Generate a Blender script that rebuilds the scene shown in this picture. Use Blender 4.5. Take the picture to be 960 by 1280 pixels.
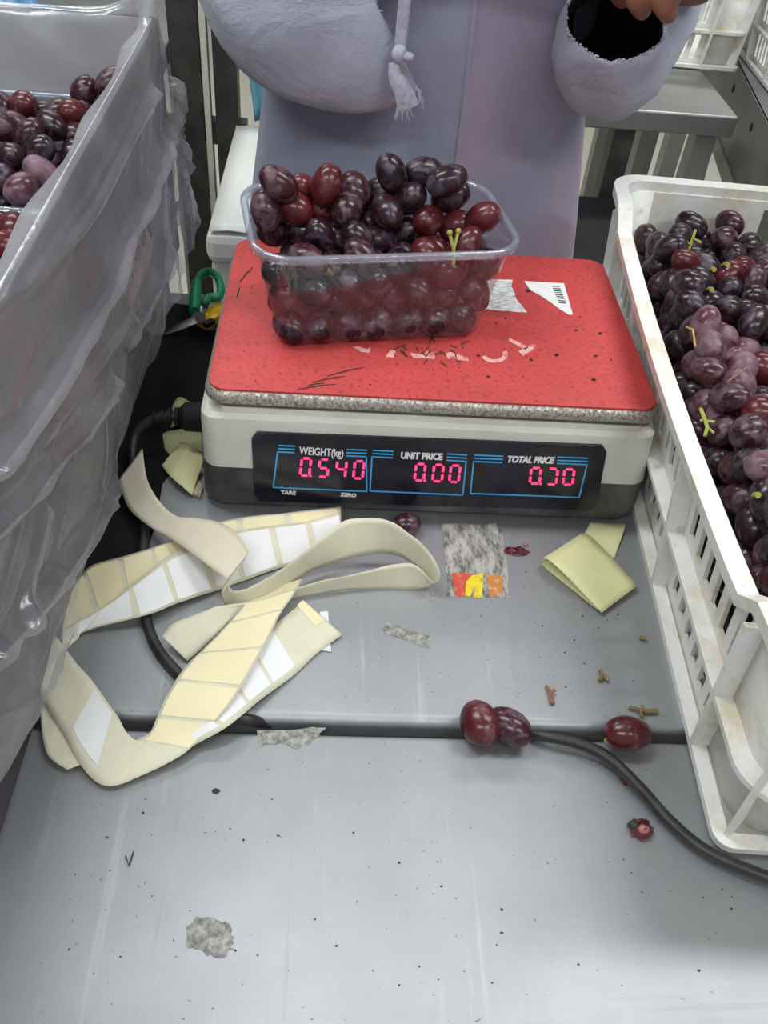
import bpy, bmesh, math, random
from mathutils import Vector, Matrix, noise
R = math.radians
scene = bpy.context.scene
for o in list(bpy.data.objects): bpy.data.objects.remove(o)
random.seed(11)
TH = 0.82                      # table-top height above the floor; the scene is laid out from the table top (z = 0) and lifted by TH at the end

# ---------------------------------------------------------------- camera
CAM = Vector((-0.07797, -0.51827, 0.50432)); PITCH, ROLL, YAW, FPX = 0.771134, 0.104132, 0.091053, 1100.0
FW = Vector((math.sin(YAW)*math.cos(PITCH), math.cos(YAW)*math.cos(PITCH), -math.sin(PITCH)))
RT0 = Vector((math.cos(YAW), -math.sin(YAW), 0)); UP0 = RT0.cross(FW)
RT = RT0*math.cos(ROLL) + UP0*math.sin(ROLL); UP = UP0*math.cos(ROLL) - RT0*math.sin(ROLL)
cd = bpy.data.cameras.new('camera'); cam = bpy.data.objects.new('camera', cd); scene.collection.objects.link(cam)
cam.matrix_world = Matrix(((RT.x, UP.x, -FW.x, CAM.x), (RT.y, UP.y, -FW.y, CAM.y), (RT.z, UP.z, -FW.z, CAM.z+TH), (0, 0, 0, 1)))
cd.sensor_fit = 'VERTICAL'; cd.sensor_height = 36.0; cd.lens = 36.0*FPX/1280.0; cd.clip_start = 0.01
scene.camera = cam
# ---------------------------------------------------------------- world, lights, exposure
w = bpy.data.worlds.new('hall_light'); scene.world = w; w.use_nodes = True
bg = w.node_tree.nodes['Background']; bg.inputs[0].default_value = (0.93, 0.97, 1.0, 1); bg.inputs[1].default_value = 0.40
LAMPS = [(-0.95, 0.25), (1.15, 0.25), (-0.85, 2.1), (1.05, 2.1), (-0.85, -1.5), (1.05, -1.5)]
for i, (lx, ly) in enumerate(LAMPS):
    ld = bpy.data.lights.new('tube_light', 'AREA'); ld.shape = 'RECTANGLE'; ld.size = 1.25; ld.size_y = 0.22
    ld.energy = 16; ld.color = (0.95, 0.985, 1.0)
    lo = bpy.data.objects.new('tube_light', ld); scene.collection.objects.link(lo); lo.location = (lx, ly, 2.72)
vs = scene.view_settings; vs.view_transform = 'Standard'; vs.look = 'None'; vs.gamma = 1; vs.use_curve_mapping = False; vs.exposure = 0.3
scene.display_settings.display_device = 'sRGB'

# ---------------------------------------------------------------- helpers
def ray(px, py): return FW + RT*((px-480)/FPX) - UP*((py-640)/FPX)
def PZ(px, py, z=0.0):
    d = ray(px, py); return CAM + d*((z-CAM.z)/d.z)
def PY(px, py, y):
    d = ray(px, py); return CAM + d*((y-CAM.y)/d.y)
def PX(px, py, x):
    d = ray(px, py); return CAM + d*((x-CAM.x)/d.x)
def PP(px, py, p0, n):
    d = ray(px, py); return CAM + d*((p0-CAM).dot(n)/d.dot(n))
col = scene.collection
WM = {}
def tag(o, label=None, cat=None, group=None, kind=None):
    if label: o['label'] = label
    if cat: o['category'] = cat
    if group: o['group'] = group
    if kind: o['kind'] = kind
    return o
def root(name, loc, rz=0.0, label=None, cat=None, group=None, kind=None):
    o = bpy.data.objects.new(name, None); col.objects.link(o); o.empty_display_size = .02
    o.location = loc; o.rotation_euler = (0, 0, rz)
    WM[o] = Matrix.Translation(Vector(loc)) @ Matrix.Rotation(rz, 4, 'Z')
    return tag(o, label, cat, group, kind)
class MB:
    def __init__(s): s.v = []; s.f = []
    def add(s, V, F):
        b = len(s.v); s.v += [Vector(p) for p in V]; s.f += [[b+i for i in f] for f in F]; return s
    def box(s, x0, x1, y0, y1, z0, z1):
        V = [(x0,y0,z0),(x1,y0,z0),(x1,y1,z0),(x0,y1,z0),(x0,y0,z1),(x1,y0,z1),(x1,y1,z1),(x0,y1,z1)]
        return s.add(V, [(0,3,2,1),(4,5,6,7),(0,1,5,4),(1,2,6,5),(2,3,7,6),(3,0,4,7)])
    def bar(s, a, b, w, h, up=(0,0,1)):
        a = Vector(a); b = Vector(b); t = (b-a).normalized(); u = Vector(up)
        if abs(t.dot(u)) > .98: u = Vector((0,1,0))
        x = t.cross(u).normalized(); y = x.cross(t).normalized()
        V = [p+x*sx*w/2+y*sy*h/2 for p in (a, b) for sx, sy in ((-1,-1),(1,-1),(1,1),(-1,1))]
        return s.add(V, [(0,1,2,3),(7,6,5,4),(0,4,5,1),(1,5,6,2),(2,6,7,3),(3,7,4,0)])
    def loft(s, rings, closed=True, cap0=False, cap1=False, loop=False):
        n = len(rings[0]); V = [p for r in rings for p in r]; F = []
        m = len(rings)
        for i in range(m if loop else m-1):
            for j in range(n if closed else n-1):
                F.append((i*n+j, i*n+(j+1) % n, ((i+1) % m)*n+(j+1) % n, ((i+1) % m)*n+j))
        if cap0: F.append(list(range(n-1, -1, -1)))
        if cap1: F.append([(m-1)*n+j for j in range(n)])
        return s.add(V, F)
    def tube(s, pts, r, n=10, caps=True, ref=None):
        pts = [Vector(p) for p in pts]; rings = []; prev = None
        for i, p in enumerate(pts):
            t = (pts[min(i+1, len(pts)-1)] - pts[max(i-1, 0)]).normalized()
            if prev is None:
                u = Vector(ref) if ref else (Vector((0,0,1)) if abs(t.z) < .9 else Vector((0,1,0)))
                prev = (u - t*u.dot(t)).normalized()
            else: prev = (prev - t*prev.dot(t)).normalized()
            b = t.cross(prev); rr = r[i] if isinstance(r, (list, tuple)) else r
            ra, rb = rr if isinstance(rr, (list, tuple)) else (rr, rr)
            rings.append([p + prev*math.cos(2*math.pi*k/n)*ra + b*math.sin(2*math.pi*k/n)*rb for k in range(n)])
        return s.loft(rings, True, caps, caps)
    def prism(s, poly, dz):
        poly = [Vector(p) for p in poly]; n = len(poly); d = Vector(dz) if not isinstance(dz, (int, float)) else Vector((0,0,dz))
        V = poly + [p+d for p in poly]
        return s.add(V, [list(range(n-1,-1,-1)), [n+i for i in range(n)]] + [(i,(i+1)%n,n+(i+1)%n,n+i) for i in range(n)])
    def ball(s, c, r, nu=10, nv=7):
        c = Vector(c); rx, ry, rz = r if isinstance(r, (list, tuple)) else (r, r, r)
        rings = [[c+Vector((rx*math.sin(a)*math.cos(2*math.pi*k/nu), ry*math.sin(a)*math.sin(2*math.pi*k/nu), -rz*math.cos(a))) for k in range(nu)] for a in [math.pi*(i+.02)/(nv+.04) for i in range(nv+1)]]
        return s.loft(rings, True, True, True)
def mk(name, mb, mat, parent=None, local=False, smooth=True, bevel=0, sub=0, solid=0, angle=40, **tags):
    V = [Vector(p) for p in mb.v]; loc = Vector((0,0,0))
    if parent is not None:
        if not local:
            iv = WM[parent].inverted(); V = [iv @ p for p in V]
    else:
        lo = [min(p[i] for p in V) for i in range(3)]; hi = [max(p[i] for p in V) for i in range(3)]
        loc = Vector(((lo[0]+hi[0])/2, (lo[1]+hi[1])/2, lo[2])); V = [p-loc for p in V]
    me = bpy.data.meshes.new(name); me.from_pydata([tuple(p) for p in V], [], mb.f); me.update()
    bm = bmesh.new(); bm.from_mesh(me); bmesh.ops.recalc_face_normals(bm, faces=bm.faces); bm.to_mesh(me); bm.free()
    if mat: me.materials.append(mat)
    o = bpy.data.objects.new(name, me); col.objects.link(o); o.location = loc
    if parent is not None:
        o.parent = parent; WM[o] = WM[parent]
    else: WM[o] = Matrix.Translation(loc)
    if bevel:
        m = o.modifiers.new('b', 'BEVEL'); m.width = bevel; m.segments = 2; m.limit_method = 'ANGLE'
    if solid:
        m = o.modifiers.new('s', 'SOLIDIFY'); m.thickness = solid; m.offset = 0
    if sub:
        m = o.modifiers.new('u', 'SUBSURF'); m.levels = sub; m.render_levels = sub
    if smooth:
        me.shade_smooth()
        if angle < 180: me.set_sharp_from_angle(angle=R(angle))
    tag(o, **tags); return o
def copy_tree(o, parent=None):
    c = o.copy(); col.objects.link(c); c.parent = parent
    for ch in o.children: copy_tree(ch, c)
    return c
def rrect(hx, hy, r, z=0.0, cx=0.0, cy=0.0, n=6):
    P = []
    for qx, qy, a0 in ((1,1,0), (-1,1,90), (-1,-1,180), (1,-1,270)):
        for k in range(n+1):
            a = R(a0 + 90*k/n); P.append(Vector((cx+qx*(hx-r)+r*math.cos(a), cy+qy*(hy-r)+r*math.sin(a), z)))
    return P
def crom(P, m=8):
    """Catmull-Rom through a list of vectors"""
    P = [Vector(p) for p in P]; out = []
    for i in range(len(P)-1):
        a = P[max(i-1,0)]; b = P[i]; c = P[i+1]; d = P[min(i+2, len(P)-1)]
        for k in range(m):
            t = k/m
            out.append(.5*((2*b)+(c-a)*t+(2*a-5*b+4*c-d)*t*t+(3*b-a-3*c+d)*t**3))
    out.append(P[-1].copy()); return out
def nz(x, y=0.0, z=0.0): return noise.noise(Vector((x, y, z)))

# ---------------------------------------------------------------- materials
class NT:
    def __init__(s, name):
        s.m = bpy.data.materials.new(name); s.m.use_nodes = True; s.t = s.m.node_tree; s.N = s.t.nodes; s.L = s.t.links
        s.p = s.N['Principled BSDF']; s.out = s.N['Material Output']; s.tc = s.N.new('ShaderNodeTexCoord').outputs['Object']
    def mapped(s, scale=(1,1,1), rot=(0,0,0)):
        m = s.N.new('ShaderNodeMapping'); s.L.new(s.tc, m.inputs[0]); m.inputs['Scale'].default_value = scale; m.inputs['Rotation'].default_value = rot
        return m.outputs[0]
    def noise(s, scale, detail=4, rough=.55, vec=None, dist=0):
        n = s.N.new('ShaderNodeTexNoise'); n.inputs['Scale'].default_value = scale; n.inputs['Detail'].default_value = detail; n.inputs['Roughness'].default_value = rough; n.inputs['Distortion'].default_value = dist
        s.L.new(vec or s.tc, n.inputs['Vector']); return n.outputs[0]
    def ramp(s, fac, a, b, ca=(0,0,0,1), cb=(1,1,1,1)):
        r = s.N.new('ShaderNodeValToRGB'); r.color_ramp.elements[0].position = a; r.color_ramp.elements[1].position = b
        r.color_ramp.elements[0].color = ca if len(ca) == 4 else (*ca, 1); r.color_ramp.elements[1].color = cb if len(cb) == 4 else (*cb, 1)
        s.L.new(fac, r.inputs[0]); return r.outputs[0]
    def mix(s, fac, a, b, blend='MIX'):
        m = s.N.new('ShaderNodeMix'); m.data_type = 'RGBA'; m.blend_type = blend
        for inp, v in ((m.inputs[0], fac), (m.inputs[6], a), (m.inputs[7], b)):
            if isinstance(v, (int, float)): inp.default_value = v
            elif isinstance(v, tuple): inp.default_value = (*v[:3], 1)
            else: s.L.new(v, inp)
        return m.outputs[2]
    def math(s, op, a, b):
        m = s.N.new('ShaderNodeMath'); m.operation = op
        for inp, v in zip(m.inputs, (a, b)):
            if isinstance(v, (int, float)): inp.default_value = v
            else: s.L.new(v, inp)
        return m.outputs[0]
    def set(s, **k):
        nm = dict(col='Base Color', rough='Roughness', metal='Metallic', spec='Specular IOR Level', coat='Coat Weight', coatr='Coat Roughness', alpha='Alpha', trans='Transmission Weight', emi='Emission Color', emis='Emission Strength', sub='Subsurface Weight', aniso='Anisotropic', sheen='Sheen Weight')
        for kk, v in k.items():
            i = s.p.inputs[nm[kk]]
            if isinstance(v, (int, float)): i.default_value = v
            elif isinstance(v, tuple): i.default_value = (*v[:3], 1)
            else: s.L.new(v, i)
        return s
    def bump(s, h, strength=.3, dist=.001):
        b = s.N.new('ShaderNodeBump'); b.inputs['Strength'].default_value = strength; b.inputs['Distance'].default_value = dist
        s.L.new(h, b.inputs['Height']); s.L.new(b.outputs[0], s.p.inputs['Normal']); return s
def plain(name, c, rough=.5, metal=0, spec=.5, c2=None, scale=30, bump=0, bscale=200, a=.4, b=.65, **k):
    t = NT(name)
    cc = t.mix(t.ramp(t.noise(scale), a, b), c, c2) if c2 else c
    t.set(col=cc, rough=rough, metal=metal, spec=spec, **k)
    if bump: t.bump(t.noise(bscale), bump)
    return t.m

def steel_mat(name, base=(.39,.40,.415), r0=.47, r1=.60):
    t = NT(name)
    brush = t.noise(60, 5, .7, t.mapped((.25, 9, 1), (0,0,R(4))))
    scr = t.noise(95, 6, .75, t.mapped((1, .05, 1), (0,0,R(38))))
    scr2 = t.noise(70, 6, .75, t.mapped((1, .045, 1), (0,0,R(-62))))
    blot = t.noise(7, 5, .6)
    s1 = t.ramp(scr, .60, .70); s2 = t.ramp(scr2, .60, .70)
    dirt = t.ramp(t.noise(330, 2, .5), .73, .77)
    cc = t.mix(t.ramp(blot, .3, .75), base, tuple(x*.82 for x in base))
    cc = t.mix(t.math('MULTIPLY', s1, .14), cc, (.80,.81,.82))
    cc = t.mix(t.math('MULTIPLY', s2, .30), cc, (.27,.27,.28))
    cc = t.mix(t.math('MULTIPLY', dirt, .75), cc, (.07,.06,.055))
    rg = t.N.new('ShaderNodeMapRange'); t.L.new(t.math('ADD', t.math('MULTIPLY', brush, .5), t.math('MULTIPLY', blot, .5)), rg.inputs[0])
    rg.inputs[1].default_value = .3; rg.inputs[2].default_value = .7; rg.inputs[3].default_value = r0; rg.inputs[4].default_value = r1
    t.set(col=cc, metal=t.math('SUBTRACT', .82, t.math('MULTIPLY', dirt, .7)), spec=.35, rough=rg.outputs[0], aniso=.3)
    t.bump(t.math('ADD', brush, t.math('MULTIPLY', s1, .4)), .06, .0006)
    return t.m
STEEL = steel_mat('brushed_steel_sheet'); STEEL2 = steel_mat('worn_steel_frame', (.36,.36,.35), .3, .5)
DKSTEEL = plain('dark_painted_steel', (.035,.033,.032), .45, .3, c2=(.07,.062,.055), scale=18)
BLACKR = plain('black_rubber_cord', (.012,.013,.016), .42, c2=(.03,.031,.034), scale=40, bump=.1)
BLACKP = plain('black_plastic', (.008,.008,.010), .6, spec=.25)

def grape_mat(name, c1, c2, bloom, amt, rough0=.24):
    t = NT(name)
    oi = t.N.new('ShaderNodeObjectInfo'); va = t.N.new('ShaderNodeVectorMath'); va.operation = 'ADD'
    cx = t.N.new('ShaderNodeCombineXYZ'); sc = t.math('MULTIPLY', oi.outputs['Random'], 37.0); t.L.new(sc, cx.inputs[0]); t.L.new(sc, cx.inputs[1])
    t.L.new(t.tc, va.inputs[0]); t.L.new(cx.outputs[0], va.inputs[1]); v = va.outputs[0]
    base = t.mix(oi.outputs['Random'], c1, c2)
    base = t.mix(t.ramp(t.noise(55, 3, .5, v), .35, .7), base, tuple(x*.45 for x in c1))
    bl = t.ramp(t.noise(85, 5, .65, v, .6), .62-.3*amt, .74-.2*amt)
    fac = t.math('MULTIPLY', bl, .35+.5*amt)
    specks = t.ramp(t.noise(900, 2, .5, v), .66, .75)
    cc = t.mix(fac, base, bloom); cc = t.mix(t.math('MULTIPLY', specks, .25), cc, bloom)
    rr = t.math('ADD', rough0, t.math('MULTIPLY', fac, .45))
    t.set(col=cc, rough=rr, spec=.42, sub=.08, coat=.06, coatr=.2); t.p.inputs['Subsurface Radius'].default_value = (.006,.002,.002)
    t.p.inputs['Subsurface Scale'].default_value = 1.0
    return t.m
G_DARK = grape_mat('dark_purple_grape_skin', (.022,.008,.014), (.036,.010,.019), (.15,.11,.15), .42)
G_RED = grape_mat('red_grape_skin', (.14,.017,.022), (.085,.012,.018), (.28,.16,.17), .22)
G_PALE = grape_mat('bloomed_grape_skin', (.14,.035,.055), (.095,.028,.045), (.25,.16,.20), .75, .25)
G_MID = grape_mat('wine_red_grape_skin', (.058,.011,.017), (.036,.009,.016), (.20,.13,.16), .45)
GREEN = plain('grape_stem_green', (.30,.34,.06), .5, c2=(.45,.42,.12), scale=120)
BROWNST = plain('dry_grape_stem', (.16,.10,.03), .6, c2=(.30,.25,.09), scale=150)

def clear_mat(name, tint, opac, rough=.08):
    t = NT(name); N = t.N
    tr = N.new('ShaderNodeBsdfTransparent'); tr.inputs[0].default_value = (*tint, 1)
    gl = N.new('ShaderNodeBsdfGlossy'); gl.inputs['Roughness'].default_value = rough
    df = N.new('ShaderNodeBsdfDiffuse'); df.inputs[0].default_value = (.75,.78,.85,1)
    lw = N.new('ShaderNodeLayerWeight'); lw.inputs[0].default_value = .30
    m1 = N.new('ShaderNodeMixShader'); m1.inputs[0].default_value = opac; t.L.new(tr.outputs[0], m1.inputs[1]); t.L.new(df.outputs[0], m1.inputs[2])
    m2 = N.new('ShaderNodeMixShader'); f = t.math('ADD', t.math('MULTIPLY', lw.outputs['Facing'], .38), .045)
    t.L.new(f, m2.inputs[0]); t.L.new(m1.outputs[0], m2.inputs[1]); t.L.new(gl.outputs[0], m2.inputs[2]); t.L.new(m2.outputs[0], t.out.inputs[0])
    N.remove(t.p); return t.m
CLEAR = clear_mat('clear_punnet_plastic', (.92,.93,.96), .035)
CLEARRIM = clear_mat('clear_punnet_rim_plastic', (.84,.88,.94), .13)

# ---------------------------------------------------------------- the setting
def floor_mat():
    t = NT('dusty_concrete_floor'); a = t.noise(1.3, 6, .6); b = t.noise(22, 4, .6)
    cc = t.mix(t.ramp(a, .3, .7), (.52,.49,.40), (.66,.63,.54)); cc = t.mix(t.math('MULTIPLY', t.ramp(b, .6, .75), .4), cc, (.25,.24,.21))
    t.set(col=cc, rough=.55); t.bump(b, .2, .002); return t.m
mk('floor', MB().box(-4, 4.5, -4, 6, -TH-.05, -TH), floor_mat(), smooth=False, kind='structure')
WALL = plain('painted_hall_wall', (.62,.64,.65), .7, c2=(.55,.57,.58), scale=1.5)
mk('wall_back', MB().box(-4, 4.5, 6, 6.1, -TH, 2.4), WALL, smooth=False, kind='structure')
mk('wall_left', MB().box(-4.1, -4, -4, 6, -TH, 2.4), WALL, smooth=False, kind='structure')
mk('wall_right', MB().box(4.5, 4.6, -4, 6, -TH, 2.4), WALL, smooth=False, kind='structure')
mk('ceiling', MB().box(-4, 4.5, -4, 6, 2.4, 2.45), plain('white_ceiling', (.78,.79,.79), .7), smooth=False, kind='structure')
TUBE = NT('lit_fluorescent_tube'); TUBE.set(col=(1,1,1), emi=(.95,.985,1.0), emis=6.0)
LAMPB = plain('white_lamp_housing', (.75,.76,.76), .4)
for (lx, ly) in LAMPS:
    r_ = root('fluorescent_light', (lx, ly, 1.93), 0, 'white fluorescent ceiling light with two tubes hung under the ceiling', 'ceiling light', 'fluorescent lights over the packing tables')
    mk('housing', MB().box(-.65,.65,-.12,.12,.03,.06), LAMPB, r_, True, smooth=False)
    mk('hanger', MB().bar((-.5,0,.06),(-.5,0,.47),.01,.01).bar((.5,0,.06),(.5,0,.47),.01,.01), LAMPB, r_, True, smooth=False)
    for s in (-1, 1): mk('tube', MB().tube([(-.6, s*.06, .012), (.6, s*.06, .012)], .013, 10), TUBE.m, r_, True)

# ---------------------------------------------------------------- steel tables
def steel_table(x0, x1, y0, y1, ztop, label, lip):
    r_ = root('steel_table', ((x0+x1)/2, (y0+y1)/2, -TH), 0, label, 'table')
    rings = []
    cx, cy, hx, hy = (x0+x1)/2, (y0+y1)/2, (x1-x0)/2, (y1-y0)/2
    b = lip
    rings.append(rrect(hx-.012, hy-.012, .006, ztop-.035, cx, cy, 4)); rings.append(rrect(hx, hy, .008, ztop-.035, cx, cy, 4))
    for k in range(6):
        a = R(90*k/5); rings.append(rrect(hx-b+b*math.cos(a), hy-b+b*math.cos(a), .009, ztop-b+b*math.sin(a), cx, cy, 4))
    mk('table_top', MB().loft(rings, True, True, True), STEEL, r_, angle=50)
    for sx in (x0+.06, x1-.06):
        for sy in (y0+.06, y1-.06): mk('leg', MB().tube([(sx,sy,ztop-.033),(sx,sy,-TH)], .019, 12), STEEL2, r_)
    mk('apron', MB().box(x0+.05,x1-.05,y0+.05,y0+.07,ztop-.08,ztop-.03).box(x0+.05,x1-.05,y1-.07,y1-.05,ztop-.08,ztop-.03), STEEL2, r_, smooth=False)
    mk('shelf', MB().box(x0+.05,x1-.05,y0+.05,y1-.05,-.60,-.585), STEEL2, r_, smooth=False)
    return r_
steel_table(-.78, .82, -.2005, .325, 0.0, 'brushed steel packing table that carries the red-topped scale', .007)
steel_table(-.78, .82, -.98, -.2078, -.003, 'bare brushed steel table standing in front of the scale table', .004)

# ---------------------------------------------------------------- weighing scale
CREAM = plain('cream_scale_shell', (.66,.65,.58), .45, c2=(.55,.53,.45), scale=25, bump=.06, bscale=400)
t = NT('cream_scale_shell_worn'); a = t.noise(60, 6, .7)
cc = t.mix(t.ramp(t.noise(20), .35, .7), (.70,.69,.62), (.60,.58,.51)); cc = t.mix(t.ramp(a, .68, .74), cc, (.22,.11,.04)); t.set(col=cc, rough=.45); t.bump(t.noise(500), .08); CREAM = t.m
t = NT('grey_scale_base'); cc = t.mix(t.ramp(t.noise(14, 5, .65), .4, .72), (.045,.047,.05), (.16,.155,.15)); t.set(col=cc, rough=.55); t.bump(t.noise(900), .25, .0008); GBASE = t.m
t = NT('rusty_chrome_tray'); n1 = t.ramp(t.noise(420, 6, .8), .40, .60); cc = t.mix(n1, (.60,.58,.54), (.15,.10,.06))
t.set(col=cc, metal=t.math('SUBTRACT', .8, t.math('MULTIPLY', n1, .7)), rough=t.math('ADD', .32, t.math('MULTIPLY', n1, .35))); t.bump(n1, .1, .0003); CHROME = t.m
t = NT('red_rubber_mat'); cc = t.mix(t.ramp(t.noise(9, 5, .6), .35, .7), (.56,.060,.060), (.45,.055,.052))
cc = t.mix(t.math('MULTIPLY', t.ramp(t.noise(260, 3, .6), .52, .70), .75), cc, (.20,.035,.028))
cc = t.mix(t.math('MULTIPLY', t.ramp(t.noise(22, 7, .8), .56, .72), .60), cc, (.17,.045,.03)); t.set(col=cc, rough=.55, spec=.35); t.bump(t.noise(700), .2, .0005); REDMAT = t.m
PANEL = plain('black_display_film', (.010,.010,.018), .22, c2=(.016,.016,.026), scale=60)
def emit(name, c, s):
    t = NT(name); t.set(col=(.2,0,.02), emi=c, emis=s); return t.m
LED = emit('lit_led_segment', (1.0,.03,.14), 2.2)
BLUE = plain('printed_blue_line', (.06,.42,.85), .4); WHITEP = plain('printed_white_letter', (.85,.85,.86), .45)
SC = root('weighing_scale', (0, .13, 0), 0, 'cream electronic price scale with a worn red platform and lit red digits', 'scale')
rings = [rrect(.172,.1325,.012,.003,.001,.131), rrect(.1782,.1348,.015,.010,.0003,.131), rrect(.1775,.1348,.014,.044,.001,.131)]
mk('base', MB().loft(rings, True, True, True), GBASE, SC, angle=30)
rings = [rrect(.1765,.1348,.014,.044,.001,.131), rrect(.1745,.134,.014,.084,-.001,.131), rrect(.1737,.1332,.012,.0905,-.001,.131), rrect(.170,.1300,.010,.0940,-.001,.131)]
shell = mk('shell', MB().loft(rings, True, True, True), CREAM, SC, angle=30)
mk('top_lip', MB().loft([rrect(.160,.122,.004,.0935,0,.125), rrect(.160,.122,.004,.0975,0,.125), rrect(.156,.118,.004,.0975,0,.125), rrect(.156,.118,.004,.0935,0,.125)], loop=True), CREAM, shell, smooth=False)
for sx in (-.145, .145):
    for sy in (.03, .235): mk('foot', MB().tube([(sx,sy,0),(sx,sy,.008)], .012, 14), BLACKR, SC)
mk('platform_support', MB().box(-.05,.05,.08,.15,.0935,.104).box(-.02,.02,.03,.2,.0935,.104), DKSTEEL, SC, smooth=False)
rings = [rrect(.155,.100,.012,.1025,0,.115,8)]
for zz, dd in ((.1025,.0030),(.1028,.0015),(.1036,.0004),(.1050,0),(.1080,.0001),(.1100,.0007),(.1118,.0018),(.1130,.0032),(.1138,.0050)): rings.append(rrect(.1715-dd,.1165-dd,.017,zz,0,.115,8))
plat = mk('platform', MB().loft(rings, True, True, True), CHROME, SC, angle=75)
mk('red_mat', MB().loft([rrect(.1682,.1132,.014,.1130,0,.115,8), rrect(.1682,.1132,.014,.1148,0,.115,8), rrect(.1676,.1126,.014,.1152,0,.115,8)], True, True, True), REDMAT, plat, angle=50, label='worn red rubber mat')
MATZ = .1154
# display panel, its print and digits
YF = -.0042
def F(px, py, y=YF-.0012): return PY(px, py, y)
pc = [F(314,541), F(760,558), F(745,638.5), F(318,627)]
pan = MB()
def qpt(u, v):
    return (pc[0]*(1-u)+pc[1]*u)*(1-v) + (pc[3]*(1-u)+pc[2]*u)*v
loop = []
for (u,v,du,dv) in ((.985,.0,0,0),(1,.09,0,0),(1,.91,0,0),(.985,1,0,0),(.015,1,0,0),(0,.91,0,0),(0,.09,0,0),(.015,0,0,0)): loop.append(qpt(u,v))
ring0 = [Vector((p.x, YF+.004, p.z)) for p in loop]; ring1 = [Vector((p.x, YF-.0010, p.z)) for p in loop]
dp = mk('display_panel', MB().loft([ring0, ring1], True, True, True), PANEL, SC, smooth=False, bevel=.0004)
def fline(mb, a, b, wpx):
    A = F(*a, YF-.0014); B = F(*b, YF-.0014); d = (B-A).normalized(); n = Vector((-d.z, 0, d.x)); hw = wpx*.00048/2
    mb.prism([A-n*hw, B-n*hw, B+n*hw, A+n*hw], (0, .0006, 0))
YL = YF-.0014
groups = [([(348,557),(369,558)], [(433,562),(459,563)], (341,573), (459.5,577), (458.5,614.5), (341.5,609.5)),
          ([(466,563),(492,564.5)], [(559,567.5),(584,569)], (465.5,578), (583,582), (578.5,619), (462.5,614)),
          ([(593,569),(629,570.5)], [(697,571.5),(735,573)], (592,584), (733.5,585), (724,622), (588,617))]
for gi, (L_, R_, tl, tr, br, bl) in enumerate(groups):
    mb = MB()
    for k in range(3):
        for a, b in (L_, R_): fline(mb, (a[0]-.4*k, a[1]+4.0*k), (b[0]-.4*k, b[1]+4.0*k), 2.3)
    l0 = L_[0]; r1 = R_[1]
    tlp = (l0[0]-1, l0[1]+8.0); trp = (r1[0]-1.2, r1[1]+8.0)
    fline(mb, tlp, bl, 2.4); fline(mb, trp, br, 2.4); fline(mb, bl, br, 2.4)
    mk('blue_frame', mb, BLUE, dp, smooth=False)
def text_obj(name, s, M, width, height, mat, parent, ext=.0003, off=.0, shear=0.0, bold=0.0):
    """text fitted to width x height, its lower-left at the origin of M, in M's local x-y plane"""
    cu = bpy.data.curves.new(name, 'FONT'); cu.body = s; cu.size = 1; cu.offset = off; cu.shear = shear; cu.resolution_u = 3; cu.extrude = .02
    to = bpy.data.objects.new('tmp', cu); col.objects.link(to); bpy.context.view_layer.update()
    me = bpy.data.meshes.new_from_object(to.evaluated_get(bpy.context.evaluated_depsgraph_get())); bpy.data.objects.remove(to)
    xs = [v.co.x for v in me.vertices]; ys = [v.co.y for v in me.vertices]
    x0, x1, y0, y1 = min(xs), max(xs), min(ys), max(ys); mb = MB()
    for dx in ((-bold, bold, 0) if bold else (0,)):
        V = [M @ Vector(((v.co.x-x0)/(x1-x0)*width+dx, (v.co.y-y0)/(y1-y0)*height, v.co.z/.02*ext+(.00006 if dx > 0 else (-.00006 if dx < 0 else 0)))) for v in me.vertices]
        mb.add(V, [list(p.vertices) for p in me.polygons])
    bpy.data.meshes.remove(me)
    return mk(name, mb, mat, parent, smooth=False)
def panel_text(s, bl, br, hpx, off=.035, shear=0):
    A = F(*bl, YL); B = F(*br, YL); x = (B-A); wd = x.length; x = x/wd; y = Vector((-x.z, 0, x.x)); n = x.cross(y)
    M = Matrix(((x.x,y.x,n.x,A.x),(x.y,y.y,n.y,A.y),(x.z,y.z,n.z,A.z),(0,0,0,1)))
    text_obj('lettering', s, M, wd, hpx*.00078, WHITEP, dp, off=min(off,.02), shear=shear, bold=(.00014 if hpx > 10 or hpx < 6 else .00022))
panel_text('WEIGHT(kg)', (374,570.5), (428.5,574), 12.5, 0)
panel_text('UNIT PRICE', (501,573.3), (552.5,575), 8.6)
panel_text('TOTAL PRICE', (634,578.0), (692,579.5), 8.6, shear=.15)
panel_text('TARE', (351,617.3), (369.5,618.5), 5.0)
panel_text('ZERO', (425.5,620.3), (445,621.5), 5.0)
SEG = {'0':'abcdef', '5':'afgcd', '4':'fgbc', '7':'abcd'}
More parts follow.
